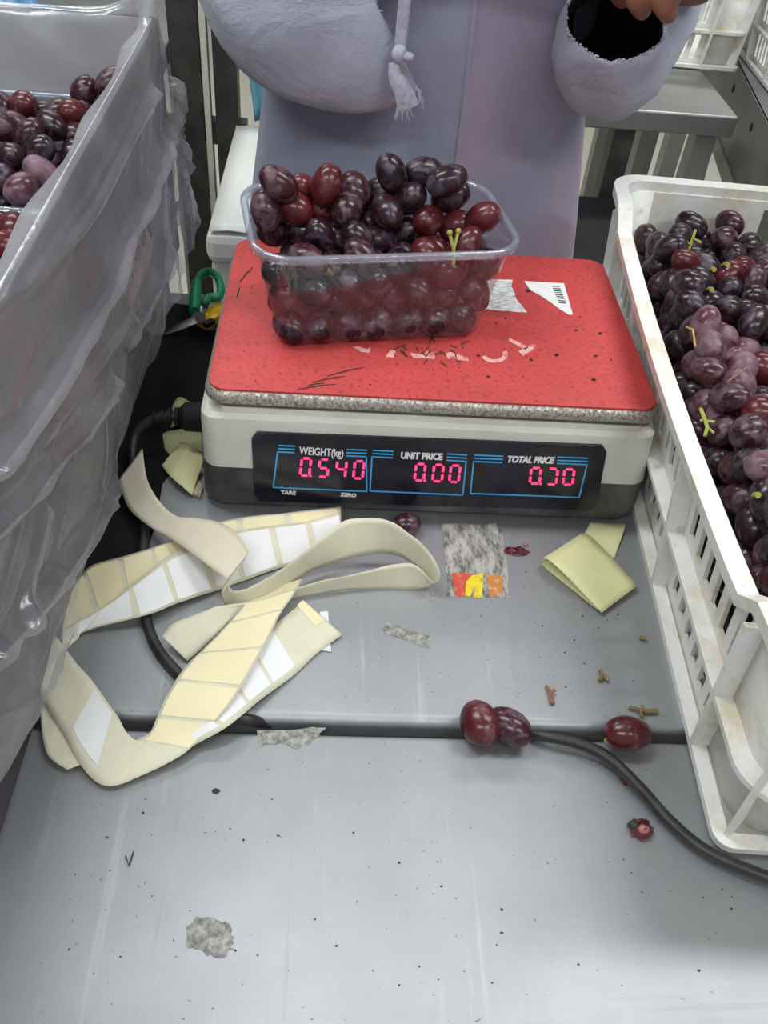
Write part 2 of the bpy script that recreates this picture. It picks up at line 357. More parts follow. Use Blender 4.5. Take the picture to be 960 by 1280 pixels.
def digit(ch, px, py, wpx, hpx, dot=False):
    # px,py: top-left of the digit in the panel
    k = .12
    def q(u, v):   # u right 0..1, v down 0..1, slanted like the display
        return F(px + u*wpx - v*hpx*k, py + v*hpx + u*wpx*.04, YL)
    seg = dict(a=((0.12,0),(0.88,0)), b=((1,.07),(1,.45)), c=((1,.55),(1,.93)), d=((0.12,1),(0.88,1)), e=((0,.55),(0,.93)), f=((0,.07),(0,.45)), g=((0.12,.5),(.88,.5)))
    for s in SEG[ch]:
        (u0,v0),(u1,v1) = seg[s]; A = q(u0,v0); B = q(u1,v1); d = (B-A).normalized(); n = Vector((-d.z,0,d.x)); h = .00095; e = h*.8
        mb = MB().prism([A+n*0, A+d*e-n*h, B-d*e-n*h, B, B-d*e+n*h, A+d*e+n*h], (0,.0007,0)); mk('led_segment', mb, LED, dp, smooth=False)
    if dot:
        c = q(1.12, 1.0); mk('led_dot', MB().prism([c+Vector((math.cos(a)*.0010,0,math.sin(a)*.0010)) for a in [k2*math.pi/4 for k2 in range(8)]], (0,.0007,0)), LED, dp, smooth=False)
for i, ch in enumerate('0540'): digit(ch, (377.5, 400, 422, 444)[i], (573, 574.5, 575.8, 576.5)[i], 11.5, 21.5, i == 0)
for i, ch in enumerate('000'): digit(ch, (520.5, 543, 564)[i], (580, 581, 582)[i], 11.5, 20.5, i == 0)
for i, ch in enumerate('070'): digit(ch, (664.5, 685.5, 706)[i], (585, 586, 586.5)[i], 12, 19.5, i == 0)
# torn stickers and faded letters on the red mat
t = NT('printed_sticker_paper'); br = t.N.new('ShaderNodeTexBrick'); t.L.new(t.mapped((1,1,1),(0,0,R(-2))), br.inputs[0])
br.inputs['Scale'].default_value = 60; br.inputs['Mortar Size'].default_value = .018; br.inputs['Brick Width'].default_value = .22; br.inputs['Row Height'].default_value = .13; br.inputs['Color1'].default_value = (.74,.74,.72,1); br.inputs['Color2'].default_value = (.70,.70,.69,1); br.inputs['Mortar'].default_value = (.74,.74,.72,1)
ln = t.noise(220, 3, .7, t.mapped((.6,4.5,1))); cc = t.mix(t.math('MULTIPLY', t.ramp(ln, .50, .56), .75), (.76,.76,.74), (.10,.10,.10)); t.set(col=cc, rough=.6); STXT = t.m
SWHITE = plain('white_sticker_paper', (.76,.76,.74), .6, c2=(.68,.68,.66), scale=90)
def flat(name, pts, z, th, mat, parent=None, **k):
    P = [PZ(x, y, z) for x, y in pts]
    return mk(name, MB().prism([Vector((p.x,p.y,z)) for p in P], th), mat, parent, smooth=False, **k)
flat('torn_sticker', [(596,349),(641,350),(639,358),(643,366),(645,374),(652,382),(659,391),(602,386.5),(575,384),(585,360)], MATZ, .0003, STXT, label='torn white sticker with fine print beside the punnet on the red mat', cat='sticker')
st = flat('torn_sticker', [(655,351.5),(705,354.5),(716,393.5),(711,393.5),(700,387),(688,378),(676,370),(663,363)], MATZ, .0003, SWHITE, label='torn white barcode corner sticker alone on the red mat', cat='sticker')
INK = plain('printed_black_ink', (.03,.03,.03), .6)
for k in range(9):
    y0 = 357.5+k*2.5; flat('barcode_bar', [(690+k*1.05,y0),(700+k*.95,y0+.6),(700+k*.95,y0+.6+(1.3 if k % 3 else .8)),(690+k*1.05,y0+(1.3 if k % 3 else .8))], MATZ+.0003, .0001, INK, st)
FADE = plain('faded_pink_print', (.74,.40,.38), .6, c2=(.62,.12,.11), scale=160, a=.5, b=.62)
def arcpts(cx, cy, rx, ry, a0, a1, w, n=14):
    o = [(cx+rx*math.cos(R(a0+(a1-a0)*k/n)), cy+ry*math.sin(R(a0+(a1-a0)*k/n))) for k in range(n+1)]
    i = [(cx+(rx-w)*math.cos(R(a0+(a1-a0)*k/n)), cy+(ry-w*.62)*math.sin(R(a0+(a1-a0)*k/n))) for k in range(n, -1, -1)]
    return o+i
red = [c for c in plat.children][0]
flat('faded_letter', [(648,439),(667,429.5),(671,433.5),(654,445)], MATZ, .00015, FADE, red)
flat('faded_letter', [(634,425),(638,423),(661,434),(656,437)], MATZ, .00015, FADE, red)
flat('faded_letter', arcpts(618,443,17,10.5,-25,165,6.5), MATZ, .00015, FADE, red)
flat('faded_letter', [(557,442),(563,440),(585,447),(586,452),(570,449),(560,449)], MATZ, .00015, FADE, red)
flat('faded_letter', [(513,441),(530,444),(533,439),(544,441),(543,449),(516,447)], MATZ, .00015, FADE, red)
flat('faded_letter', [(482,446),(488,438),(495,438),(492,447)], MATZ, .00015, FADE, red)
flat('faded_letter', [(441,434),(448,433),(459,437),(463,434),(462,441),(452,440)], MATZ, .00015, FADE, red)

# ---------------------------------------------------------------- grapes
def grape_mesh(name, a, b, mat, seed):
    rnd = random.Random(seed); nu, nv = 22, 15; rings = []
    sk = rnd.uniform(-.08,.08)
    for i in range(nv+1):
        th = math.pi*(i+.03)/(nv+.06); zz = -math.cos(th); rr = math.sin(th)*(1+sk*zz)
        rr *= 1+.015*rnd.uniform(-1,1); z = zz*a
        if zz > .93: z -= (zz-.93)*a*.9
        rings.append([Vector((rr*b*math.cos(2*math.pi*k/nu), rr*b*math.sin(2*math.pi*k/nu), z)) for k in range(nu)])
    mb = MB().loft(rings, True, True, True)
    me = bpy.data.meshes.new(name); me.from_pydata([tuple(v) for v in mb.v], [], mb.f); me.update()
    bm = bmesh.new(); bm.from_mesh(me); bmesh.ops.recalc_face_normals(bm, faces=bm.faces); bm.to_mesh(me); bm.free()
    me.materials.append(mat); me.shade_smooth(); return me
GM = {}
for kk, mt in (('d', G_DARK), ('r', G_RED), ('p', G_PALE), ('m', G_MID)):
    GM[kk] = [grape_mesh('grape', .0150+.0009*j, .0123-.0003*j, mt, 7*j+ord(kk)) for j in range(3)]
NG = [0]
def grape(c, kind, rnd, label, group, scale=1.0, axis=None):
    o = bpy.data.objects.new('grape', rnd.choice(GM[kind])); col.objects.link(o); o.location = c
    if axis is None: axis = Vector((rnd.uniform(-1,1), rnd.uniform(-1,1), rnd.uniform(-.7,.7)))
    o.rotation_mode = 'QUATERNION'; o.rotation_quaternion = Vector(axis).normalized().to_track_quat('Z', 'Y'); o.scale = (scale,)*3
    NG[0] += 1
    return tag(o, label, 'grape', group)
def relax(P, fixed, inside, dmin=.0228, it=60):
    for _ in range(it):
        for i in range(len(P)):
            for j in range(i):
                d = P[i]-P[j]; L = d.length
                if L < dmin and L > 1e-6:
                    k = (dmin-L)/L
                    wi, wj = fixed[i], fixed[j]; s = wi+wj
                    if s > 0: P[i] = P[i]+d*k*wi/s; P[j] = P[j]-d*k*wj/s
        for i in range(len(P)): P[i] = inside(P[i])
    return P
def stem(name, segs, mat, label, cat='stem', group=None, parent=None):
    mb = MB()
    for pts, r in segs: mb.tube(pts, r, 6)
    return mk(name, mb, mat, parent, label=label, cat=None if parent else cat, group=group)

# ---- clear punnet
def punnet(loc, rz, label, group=None):
    r_ = root('grape_punnet', loc, rz, label, 'punnet', group)
    rings = []
    for k in range(5):
        a = R(90*k/4); rings.append(rrect(.0830-.008+.008*math.sin(a), .0500-.008+.008*math.sin(a), .020, .008-.008*math.cos(a), n=8))
    for k in range(1, 9):
        t_ = k/8; rr = rrect(.083+.0135*t_, .050+.0085*t_, .020+.006*t_, .008+.070*t_, n=8); rings.append(rr)
    mk('tray', MB().loft(rings, True, True, False), CLEAR, r_, True, angle=180)
    rim = [rrect(.0965,.0585,.026,.078,n=8), rrect(.0965,.0585,.026,.0815,n=8), rrect(.0980,.0600,.0275,.0830,n=8), rrect(.1005,.0625,.030,.0830,n=8), rrect(.1015,.0635,.031,.0815,n=8), rrect(.1015,.0635,.031,.0780,n=8)]
    mk('rim', MB().loft(rim), CLEARRIM, r_, True, angle=180, solid=.0006)
    ribs = MB()
    for i, (x, y, nx, ny) in enumerate([(-.080+.01*k, -1, 0, -1) for k in ()]): pass
    return r_
PYAW = R(10.5); PC = Vector((-.0475, .119, MATZ))
punnet(PC, PYAW, 'clear plastic punnet heaped with red grapes standing on the red scale platform')
PIW = (Matrix.Translation(PC) @ Matrix.Rotation(PYAW, 4, 'Z')); PII = PIW.inverted()
rnd = random.Random(5)
top = [(350,238,'m'),(358,258,'r'),(331,262,'m'),(347,287,'m'),(376,287,'d'),(381,247,'r'),(410,234,'r'),(401,266,'r'),(432,260,'m'),(424,290,'m'),(400,301,'d'),(448,301,'d'),(462,267,'d'),(475,292,'d'),(452,247,'m'),(473,244,'d'),
       (497,230,'d'),(528,229,'d'),(553,236,'d'),(525,255,'d'),(489,260,'d'),(553,258,'d'),(512,289,'d'),(539,292,'r'),(544,276,'r'),(571,277,'r'),(592,281,'r'),(608,292,'m')]
front = [(362,340,'m'),(345,345,'d'),(400,368,'d'),(417,388,'d'),(443,360,'d'),(470,358,'d'),(447,332,'m'),(460,387,'m'),(363,387,'m'),(378,408,'d'),(427,410,'d'),(470,408,'d'),(502,337,'d'),(530,334,'r'),(558,357,'r'),(574,362,'m'),(590,323,'r'),(594,343,'m'),(489,380,'d'),(518,371,'d'),(534,392,'d'),(505,406,'d'),(548,385,'m'),(562,400,'d'),(400,415,'d'),(540,412,'d')]
P, K, fx = [], [], []
for x, y, k in top:
    z = .212 if y < 240 else (.198 if y < 263 else (.187 if y < 283 else .178)); P.append(PZ(x, y, z)); K.append(k); fx.append(.15)
fn = PIW.to_3x3() @ Vector((0, -1, .115)); fp = PIW @ Vector((0, -.0355, .01))
for x, y, k in front: P.append(PP(x, y, fp, fn)); K.append(k); fx.append(.25)
for i in range(26):
    P.append(PIW @ Vector((rnd.uniform(-.075,.075), rnd.uniform(-.025,.042), rnd.uniform(.012,.052)))); K.append(rnd.choice('ddm')); fx.append(1.0)
def inside(p):
    q = PII @ p; t_ = min(max(q.z/.08, 0), 1.0); hx = .083+.0135*t_-.0125; hy = .050+.0085*t_-.0125
    if q.z < .083: q.x = max(-hx, min(hx, q.x)); q.y = max(-hy, min(hy, q.y))
    q.z = max(.0125, min(.105, q.z)); return PIW @ q
P = relax(P, fx, inside)
AX = {16: (.5,0,-1.0), 18: (1,.3,.35), 26: (.8,-.3,.8), 25: (.8,-.2,.7), 1: (1,-.6,-.2), 6: (.3,.2,.9)}
for i, p in enumerate(P): grape(p, K[i], rnd, {'d': 'dark purple grape in the clear punnet on the scale', 'r': 'bright red grape in the clear punnet on the scale', 'm': 'wine coloured grape in the clear punnet on the scale'}[K[i]], {'d': 'dark grapes', 'r': 'red grapes', 'm': 'wine grapes'}[K[i]]+' in the scale punnet', 1.0 if i < 54 else .97, AX.get(i))
def pz3(x, y, z): return PZ(x, y, z)
a = PZ(563,300,.198); b = PZ(567,322,.180)
gst = stem('grape_twig', [([PZ(567,330,.178), PZ(567,312,.188), PZ(562,292,.199)], .0014), ([PZ(567,312,.188), PZ(573,290,.198)], .0012), ([PZ(567,318,.185), PZ(557,318,.184)], .0009), ([PZ(567,316,.186), PZ(578,322,.183)], .0009)], GREEN, 'bright green forked grape stem among the grapes in the scale punnet')
for c in (PZ(562,291,.1995), PZ(573,289,.1985)): mk('stem_end', MB().ball(c, .0024, 8, 5), GREEN, gst)
stem('grape_twig', [([PP(398,328,fp,fn), PP(412,342,fp,fn), PP(430,357,fp,fn)], [.0026,.0028,.0022])], BROWNST, 'thick brown grape stalk seen through the front of the scale punnet')
stem('grape_twig', [([PZ(327,264,.192), PZ(333,276,.188)], [.0016,.0010])], GREEN, 'short yellow-green stem at the left end of the scale punnet')

# ---------------------------------------------------------------- white slatted crates
t = NT('white_crate_plastic'); d1 = t.ramp(t.noise(18, 6, .7), .50, .68); d2 = t.ramp(t.noise(70, 5, .75), .61, .72)
cc = t.mix(t.math('MULTIPLY', d1, .75), (.78,.78,.75), (.60,.50,.30)); cc = t.mix(t.math('MULTIPLY', d2, .5), cc, (.36,.25,.12)); t.set(col=cc, rough=.42, spec=.4); t.bump(t.noise(60), .08, .001); CRATE = t.m
def crate(loc, rz, label, cat='crate', group=None):
    r_ = root('plastic_crate', loc, rz, label, cat, group); L = dict(local=True, smooth=False)
    mk('crate_floor', MB().box(-.19,.19,-.29,.29,.002,.006), CRATE, r_, **L)
    YR = (-.228, -.088, .105, .228)
    for s in (-1, 1):
        mb = MB(); X0, X1 = sorted((s*.1885, s*.1855))
        for z0, z1 in ((.0,.014),(.054,.074),(.124,.134)):
            for q in range(16): mb.box(X0,X1,-.228+.0285*q,-.228+.0285*(q+1),z0,z1)
        for (ya, yb) in zip(YR[:-1], YR[1:]):
            n = round((yb-ya-.016)/.0192); st_ = (yb-ya-.016)/n; sw = .0112
            for zz in ((.014,.054),(.074,.124)):
                mb.box(X0,X1,ya,ya+.008+(st_-sw)/2,*zz)
                for k in range(n-1):
                    c = ya+.008+st_*(k+1); mb.box(X0,X1,c-(st_-sw)/2,c+(st_-sw)/2,*zz)
                mb.box(X0,X1,yb-.008-(st_-sw)/2,yb,*zz)
        mk('slotted_side', mb, CRATE, r_, **L)
        X0, X1 = sorted((s*.200, s*.187))
        for y in YR: mk('rib', MB().box(X0,X1,y-.002,y+.002,.004,.134), CRATE, r_, **L)
        mb = MB(); Y0, Y1 = sorted((s*.2885, s*.2855))
        mb.box(-.16,.16,Y0,Y1,0,.022).box(-.16,.16,Y0,Y1,.078,.104).box(-.16,.16,Y0,Y1,.142,.150)
        for k in range(17):
            c = -.16+.02*k; mb.box(max(-.16,c-.0058),min(.16,c+.0058),Y0,Y1,.022,.078)
        mb.box(-.16,-.055,Y0,Y1,.104,.142).box(.055,.16,Y0,Y1,.104,.142)
        mk('end_wall', mb, CRATE, r_, **L)
        Y0, Y1 = sorted((s*.300, s*.287))
        for x in (-.16,-.06,.06,.16): mk('rib', MB().box(x-.002,x+.002,Y0,Y1,.004,.150), CRATE, r_, **L)
    # solid rounded corners
    for qx, qy in ((1,1),(-1,1),(-1,-1),(1,-1)):
        pl = []
        rr = .022
        pts = [(.1870,.226)] + [(.1870-rr+rr*math.cos(R(a)), .2870-rr+rr*math.sin(R(a))) for a in range(0, 91, 15)] + [(.158,.2870)]
        outer = [Vector((qx*x, qy*y, 0)) for x, y in pts]
        zt = [.134 if y < .235 else .150 for x, y in pts]
        rings = []
        for zf in (0, 1):
            rings.append([Vector((p.x, p.y, zt[i] if zf else 0.001)) for i, p in enumerate(outer)])
        mk('corner', MB().loft(rings, False), CRATE, r_, local=True, solid=.003, angle=60)
    for qx, qy in ((1,1),(-1,1),(-1,-1),(1,-1)): mk('rib', MB().bar((qx*.1805,qy*.2805,.064),(qx*.1925,qy*.2925,.064),.004,.125), CRATE, r_, **L)
    def ringpath(hx, hy, r, n=8): return rrect(hx, hy, r, 0, n=n)
    def flange(name, z0, z1, wi, wo, zfun=None, ro=.030, ri=.018):
        # dense perimeter so that the rim can step up at the corners
        base_o = dense(rrect(wo[0], wo[1], ro, n=8)); base_i = dense(rrect(wi[0], wi[1], ri, n=8), len(base_o))
        rings = []
        for bp, zz in ((base_o,z0),(base_o,z1),(base_i,z1),(base_i,z0)):
            rings.append([Vector((p.x,p.y,zz+(zfun(p) if zfun else 0))) for p in bp])
        return mk(name, MB().loft(rings, loop=True), CRATE, r_, local=True, angle=35)
    def dense(P, n=200):
        # radial sampling keeps the inner and outer loops in step
        out = []
        m = len(P)
        for k in range(n):
            u = k/n*m; i = int(u); f = u-i; out.append(P[i].lerp(P[(i+1) % m], f))
        return out
    def rise(p):
        y = abs(p.y); return 0.018*min(1, max(0, (y-.212)/.016))
    def dense(P, n=0):
        out = []; m = len(P)
        for i in range(m):
            a_, b_ = P[i], P[(i+1) % m]; q = 28 if (a_-b_).length > .1 else 1
            for k in range(q): out.append(a_.lerp(b_, k/q))
        return out
    flange('base_flange', 0, .006, (.184,.284), (.200,.300), None, .012, .010)
    flange('middle_flange', .060, .065, (.186,.286), (.200,.300))
    flange('rim', .131, .141, (.1885,.2868), (.2008,.3008), rise)
    for ch in r_.children:          # the walls lean outwards a little
        for v in ch.data.vertices: 
            if abs(v.co.x) > .18: v.co.x += math.copysign(.008*max(0, 1-(v.co.y/.26)**2)*(v.co.z/.14)**2, v.co.x)      # long sides bulge under the load
            v.co.x *= 1+.055*v.co.z/.14; v.co.y *= 1+.020*v.co.z/.14
    return r_
CY = R(-3.1); CL = Vector((.3805, .004, 0))
CR = crate(CL, CY, 'white slatted plastic crate of loose grapes beside the scale')
CW = Matrix.Translation(CL) @ Matrix.Rotation(CY, 4, 'Z'); CI = CW.inverted()
cl = [(864,281,'d'),(812,305,'d'),(815,323,'d'),(844,307,'d'),(857,318,'d'),(907,299,'m'),(912,280,'m'),(917,319,'d'),(936,308,'d'),(952,321,'d'),(792,321,'d'),(821,346,'d'),(842,337,'r'),(879,334,'d'),(866,356,'d'),(844,362,'m'),(909,342,'r'),(928,338,'r'),(907,364,'d'),(941,353,'m'),(943,372,'d'),(959,342,'m'),(827,378,'d'),(851,387,'d'),(879,380,'d'),(930,394,'d'),(907,398,'d'),(810,366,'d'),(842,413,'d'),(887,409,'p'),(907,427,'p'),(924,426,'p'),(851,440,'p'),(866,422,'p'),(877,449,'p'),(954,407,'d'),(939,415,'d'),
      (921,452,'p'),(948,460,'r'),(898,473,'p'),(868,481,'p'),(849,467,'m'),(867,503,'m'),(900,506,'p'),(922,485,'p'),(939,496,'d'),(907,533,'m'),(931,534,'r'),(945,521,'m'),(882,559,'m'),(902,561,'d'),(930,559,'p'),(956,541,'d'),(958,565,'m'),(911,580,'m'),(928,595,'p'),(889,583,'d'),(900,611,'m'),(948,587,'p'),(957,607,'m'),(924,632,'d'),(957,630,'m'),(942,669,'p'),(912,661,'d'),(940,703,'m'),(921,688,'d'),(930,728,'m'),(953,738,'m'),(946,765,'d'),(958,709,'m'),(958,775,'d'),(902,640,'d'),(960,690,'d')]
rnd = random.Random(9)
def cz(py): return .128 if py > 520 else (.128 + (520-py)/200*.010 if py > 400 else .134)
P, K, fx = [], [], []
for x, y, k in cl: P.append(PZ(x, y, cz(y)+rnd.uniform(-.003,.003))); K.append(k); fx.append(.12)
NX = len(P)
def cin(p):
    q = CI @ p; q.x = max(-.172, min(.172, q.x)); q.y = max(-.271, min(.271, q.y)); q.z = max(.020, q.z); return CW @ q
FI = []   # further individual grapes: the pile's next layer, as far as the picture looks into the crate
yy = -.272; row = 0
while yy < .275:
    xx = -.173 + (.011 if row % 2 else 0)
    while xx < -.035:
        p = CW @ Vector((xx+rnd.uniform(-.003,.003), yy+rnd.uniform(-.003,.003), .109+rnd.uniform(-.006,.006)))
        # in the picture?
        d = p-CAM; u = 480+FPX*d.dot(RT)/d.dot(FW)
        if u < 975 and min((p-q).length for q in P[:NX]) > .0185: FI.append(p)
        xx += .0260
    yy += .0225; row += 1
for p in FI: P.append(p); K.append(rnd.choice('ddmmp')); fx.append(1.0)
P = relax(P, fx, cin, .0232, 16)
for i, p in enumerate(P):
    if K[i] == 'p': grape(p, 'p', rnd, 'dusty pale mauve grape with bloom in the white slatted crate', 'pale bloomed grapes in the crate')
    elif K[i] == 'r': grape(p, 'r', rnd, 'bright red grape among the dark ones in the white slatted crate', 'red grapes in the crate')
    else:
        q = CI @ p; nm = {'d': 'dark purple', 'm': 'wine red'}[K[i]]
        where = ('lying against the slotted crate side' if q.x < -.150 else ('at the end wall of the slotted crate' if abs(q.y) > .235 else 'in the middle of the slotted crate'))
        grape(p, K[i], rnd, nm+' grape '+where, nm+' grapes '+where)
# everything below and beyond them
def many(pts, rnd, kind, name, label):
    mb = MB(); src = grape_lo
    for p in pts:
        q = Vector((rnd.uniform(-1,1), rnd.uniform(-1,1), rnd.uniform(-.7,.7))).normalized().to_track_quat('Z','Y')
        mb.add([q @ v + p for v in src.v], src.f)
    return mk(name, mb, kind, smooth=True, angle=180, label=label, cat='grapes', kind='stuff')
grape_lo = MB().ball((0,0,0), (.0122,.0122,.0152), 10, 7)
ST = []
lay = 0
for z in (.020,.042,.064,.086,.108,.127):
    yy = -.272; row = lay
    while yy < .275:
        xx = -.174 + (.011 if row % 2 else 0)
        while xx < .175:
            p = CW @ Vector((xx+rnd.uniform(-.003,.003), yy+rnd.uniform(-.003,.003), z+rnd.uniform(-.004,.004)))
            d = p-CAM; u = 480+FPX*d.dot(RT)/d.dot(FW)
            if z < .1 or (u >= 975 and not (z > .12 and rnd.random() < .35)):
                if z < .1 and z > .03 and abs(xx) < .12 and abs(yy) < .24 and z < .08: pass
                else: ST.append(cin(p))
            xx += .0260
        yy += .0225; row += 1
    lay += 1
many(ST, rnd, G_DARK, 'grape_heap', 'mass of dark grapes underneath in the white slatted crate')
stem('grape_twig', [([PZ(861,312,.142), PZ(866,298,.15), PZ(869,288,.153)], .0014), ([PZ(866,298,.15), PZ(876,303,.151)], .0013), ([PZ(863,306,.147), PZ(856,300,.148)], .0009)], GREEN, 'green branched stem under the topmost grapes at the crate end wall', group=None)
stem('grape_twig', [([PZ(876,511,.142), PZ(881,524,.146), PZ(884,534,.146), PZ(881,545,.143)], .0013), ([PZ(875,526,.144), PZ(881,524,.146)], .0009), ([PZ(881,526,.146), PZ(893,527,.146)], .0010), ([PZ(884,534,.146), PZ(892,541,.143)], .0010)], GREEN, 'lime green branching stem against the crate rim')
stem('grape_twig', [([PZ(858,409,.145), PZ(866,412,.151), PZ(869,433,.150)], .0008)], plain('straw_stem', (.55,.36,.12), .6), 'thin straw coloured stem bent over the pale grapes')
stem('grape_twig', [([PZ(897,487,.147), PZ(915,473,.150), PZ(934,459,.149)], .0006)], plain('thin_brown_stem', (.30,.15,.10), .6), 'straight hair-thin brown stem across the pale grapes')
for (x, y, kk) in ((889,336,0),(906,330,1),(886,361,2),(955,384,3),(944,618,4)):
    stem('grape_twig', [([PZ(x-3,y+2,.141), PZ(x,y,.149), PZ(x+4,y+1,.151)], [.0013,.0017,.0022])], GREEN, 'short yellow-green stem stub between dark grapes in the crate', group='stem stubs in the crate')

# ---------------------------------------------------------------- lined box with punnets
t = NT('dark_printed_carton'); cc = t.mix(t.ramp(t.noise(6, 4), .4, .65), (.020,.020,.025), (.035,.034,.040)); t.set(col=cc, rough=.55); CARD = t.m
BX0, BX1, BY0, BY1, BH = -.665, -.2585, -.315, .422, .238
BR = root('fruit_carton', ((BX0+BX1)/2, (BY0+BY1)/2, 0), 0, 'dark carton lined with a plastic bag and holding grape punnets', 'box')
mk('wall_panel', MB().box(BX1-.005,BX1,BY0,BY1,0,BH), CARD, BR, smooth=False); mk('wall_panel', MB().box(BX0,BX0+.005,BY0,BY1,0,BH), CARD, BR, smooth=False)
mk('wall_panel', MB().box(BX0+.005,BX1-.005,BY1-.005,BY1,0,BH), CARD, BR, smooth=False); mk('wall_panel', MB().box(BX0+.005,BX1-.005,BY0,BY0+.005,0,BH), CARD, BR, smooth=False)
mk('bottom', MB().box(BX0+.005,BX1-.005,BY0+.005,BY1-.005,0,.005), CARD, BR, smooth=False)
mk('divider', MB().box(BX0+.006,BX1-.006,BY0+.006,BY1-.006,.078,.0815), CARD, BR, smooth=False)
INW = plain('white_carton_inside', (.62,.62,.63), .6)
mk('inner_liner', MB().box(BX0+.006,BX1-.006,BY1-.0058,BY1-.005,.082,BH), INW, BR, smooth=False); mk('inner_liner', MB().box(BX1-.0058,BX1-.005,BY0+.006,BY1-.006,.082,BH), INW, BR, smooth=False)
PINK = plain('pink_carton_print', (.42,.24,.24), .5, c2=(.36,.19,.20), scale=40); PURP = plain('plum_carton_print', (.115,.055,.065), .5, c2=(.09,.05,.06), scale=20)
def side(name, pts, mat, th=.0006, dx=.0): return mk(name, MB().prism([PX(x, y, BX1+dx) for x, y in pts], (th,0,0)), mat, BR, smooth=False)
side('printed_field', [(60,470),(140,352),(180,270),(225,250),(205,330),(175,430),(130,520),(70,600)], PURP, .0003)
side('printed_label', [(142,352),(180,278),(192,290),(189,318),(186,328),(163,388)], PINK, .0004, .0003)
side('printed_stripe', [(141,350),(147,352),(163,384),(160,398)], INK, .0004, .0004); side('printed_stripe', [(179,275),(183,276),(191,292),(189,299)], INK, .0004, .0004)
A = PX(160,377,BX1+.0008); B = PX(184,297,BX1+.0008); x = (B-A); wd = x.length; x /= wd; n = Vector((1,0,0)); y = n.cross(x)
text_obj('lettering', 'ANIV OVD NSV', Matrix(((x.x,y.x,n.x,A.x),(x.y,y.y,n.y,A.y),(x.z,y.z,n.z,A.z),(0,0,0,1))), wd, .016, INK, BR, ext=.0002, off=.02)
# bag over the carton
t = NT('crumpled_translucent_bag'); N = t.N
tr = N.new('ShaderNodeBsdfTransparent'); tr.inputs[0].default_value = (.93,.93,.95,1)
df = N.new('ShaderNodeBsdfDiffuse'); df.inputs[0].default_value = (.80,.80,.83,1); tl = N.new('ShaderNodeBsdfTranslucent'); tl.inputs[0].default_value = (.85,.85,.87,1)
gl = N.new('ShaderNodeBsdfGlossy'); gl.inputs['Roughness'].default_value = .22
cr = t.noise(26, 3, .6); bmp = N.new('ShaderNodeBump'); bmp.inputs['Strength'].default_value = .5; bmp.inputs['Distance'].default_value = .004; t.L.new(cr, bmp.inputs['Height'])
for s_ in (df, gl, tl): t.L.new(bmp.outputs[0], s_.inputs['Normal'])
m0 = N.new('ShaderNodeMixShader'); m0.inputs[0].default_value = .35; t.L.new(df.outputs[0], m0.inputs[1]); t.L.new(tl.outputs[0], m0.inputs[2])
m1 = N.new('ShaderNodeMixShader'); lw = N.new('ShaderNodeLayerWeight'); lw.inputs[0].default_value = .35; t.L.new(bmp.outputs[0], lw.inputs[1])
t.L.new(t.math('ADD', .075, t.math('ADD', t.math('MULTIPLY', lw.outputs['Facing'], .30), t.math('MULTIPLY', t.ramp(t.noise(9, 4), .45, .6), .10))), m1.inputs[0]); t.L.new(tr.outputs[0], m1.inputs[1]); t.L.new(m0.outputs[0], m1.inputs[2])
m2 = N.new('ShaderNodeMixShader'); m2.inputs[0].default_value = .13; t.L.new(m1.outputs[0], m2.inputs[1]); t.L.new(gl.outputs[0], m2.inputs[2]); t.L.new(m2.outputs[0], t.out.inputs[0]); N.remove(t.p); BAG = t.m
bcx, bcy, bhx, bhy = (BX0+BX1)/2, (BY0+BY1)/2, (BX1-BX0)/2, (BY1-BY0)/2
def perim(hx, hy, r, n_side=300):
    P = rrect(hx, hy, r, 0, bcx, bcy, 5); out = []; m = len(P)
    for i in range(m):
        a_, b_ = P[i], P[(i+1) % m]; q = n_side if (a_-b_).length > .1 else 2
        for k in range(q): out.append((a_.lerp(b_, k/q)))
    return out
P0 = perim(bhx, bhy, .02); NPER = len(P0)
NRM = []
for i in range(NPER):
    d = P0[(i+1) % NPER]-P0[i-1]; NRM.append(Vector((d.y, -d.x, 0)).normalized())
prof = []   # (offset from wall, height fraction, side)
for k in range(14): prof.append((-.0085, .100+(BH+.002-.100)*k/13, 'i'))
for k in range(1, 6): prof.append((-.0085+.0110*k/5, BH+.002+.0025*math.sin(math.pi*k/5), 't'))
NO = 96
for k in range(1, NO+1): prof.append((.0025, k/NO, 'o'))
FOLD = []
for pl, w_, h_ in (([(198,117),(163,181),(128,257),(96,306),(67,345),(0,398)], .0065, .013), ([(230,96),(204,181),(178,248),(157,292),(140,359),(92,446),(48,524),(0,591)], .0060, .015),
                   ([(145,480),(97,548),(48,620),(0,669)], .006, .011), ([(194,514),(136,611),(92,688),(44,766),(0,824)], .007, .013), ([(242,87),(233,163),(215,250),(195,330),(160,430)], .005, .009),
                   ([(254,146),(248,233),(236,320),(215,410)], .006, .008), ([(208,504),(160,620),(97,746),(48,863)], .005, .009), ([(70,640),(53,708),(30,790)], .004, .007), ([(180,130),(120,250),(40,370)], .003, .005), ([(165,400),(120,470),(60,560)], .003, .005)):
    FOLD.append(([(q.y, q.z) for q in (PX(x_, y_, BX1+.012) for x_, y_ in pl)], w_, h_))
def folds(y, z):
    tot = 0
    for pl, w_, h_ in FOLD:
        best = 1
        for (y0, z0), (y1, z1) in zip(pl[:-1], pl[1:]):
            dy, dz = y1-y0, z1-z0; q = max(0, min(1, ((y-y0)*dy+(z-z0)*dz)/(dy*dy+dz*dz))); best = min(best, math.hypot(y-y0-q*dy, z-z0-q*dz))
        if best < .04: tot += h_*math.exp(-(best/(w_*.95))**2)
    return tot
rings = []
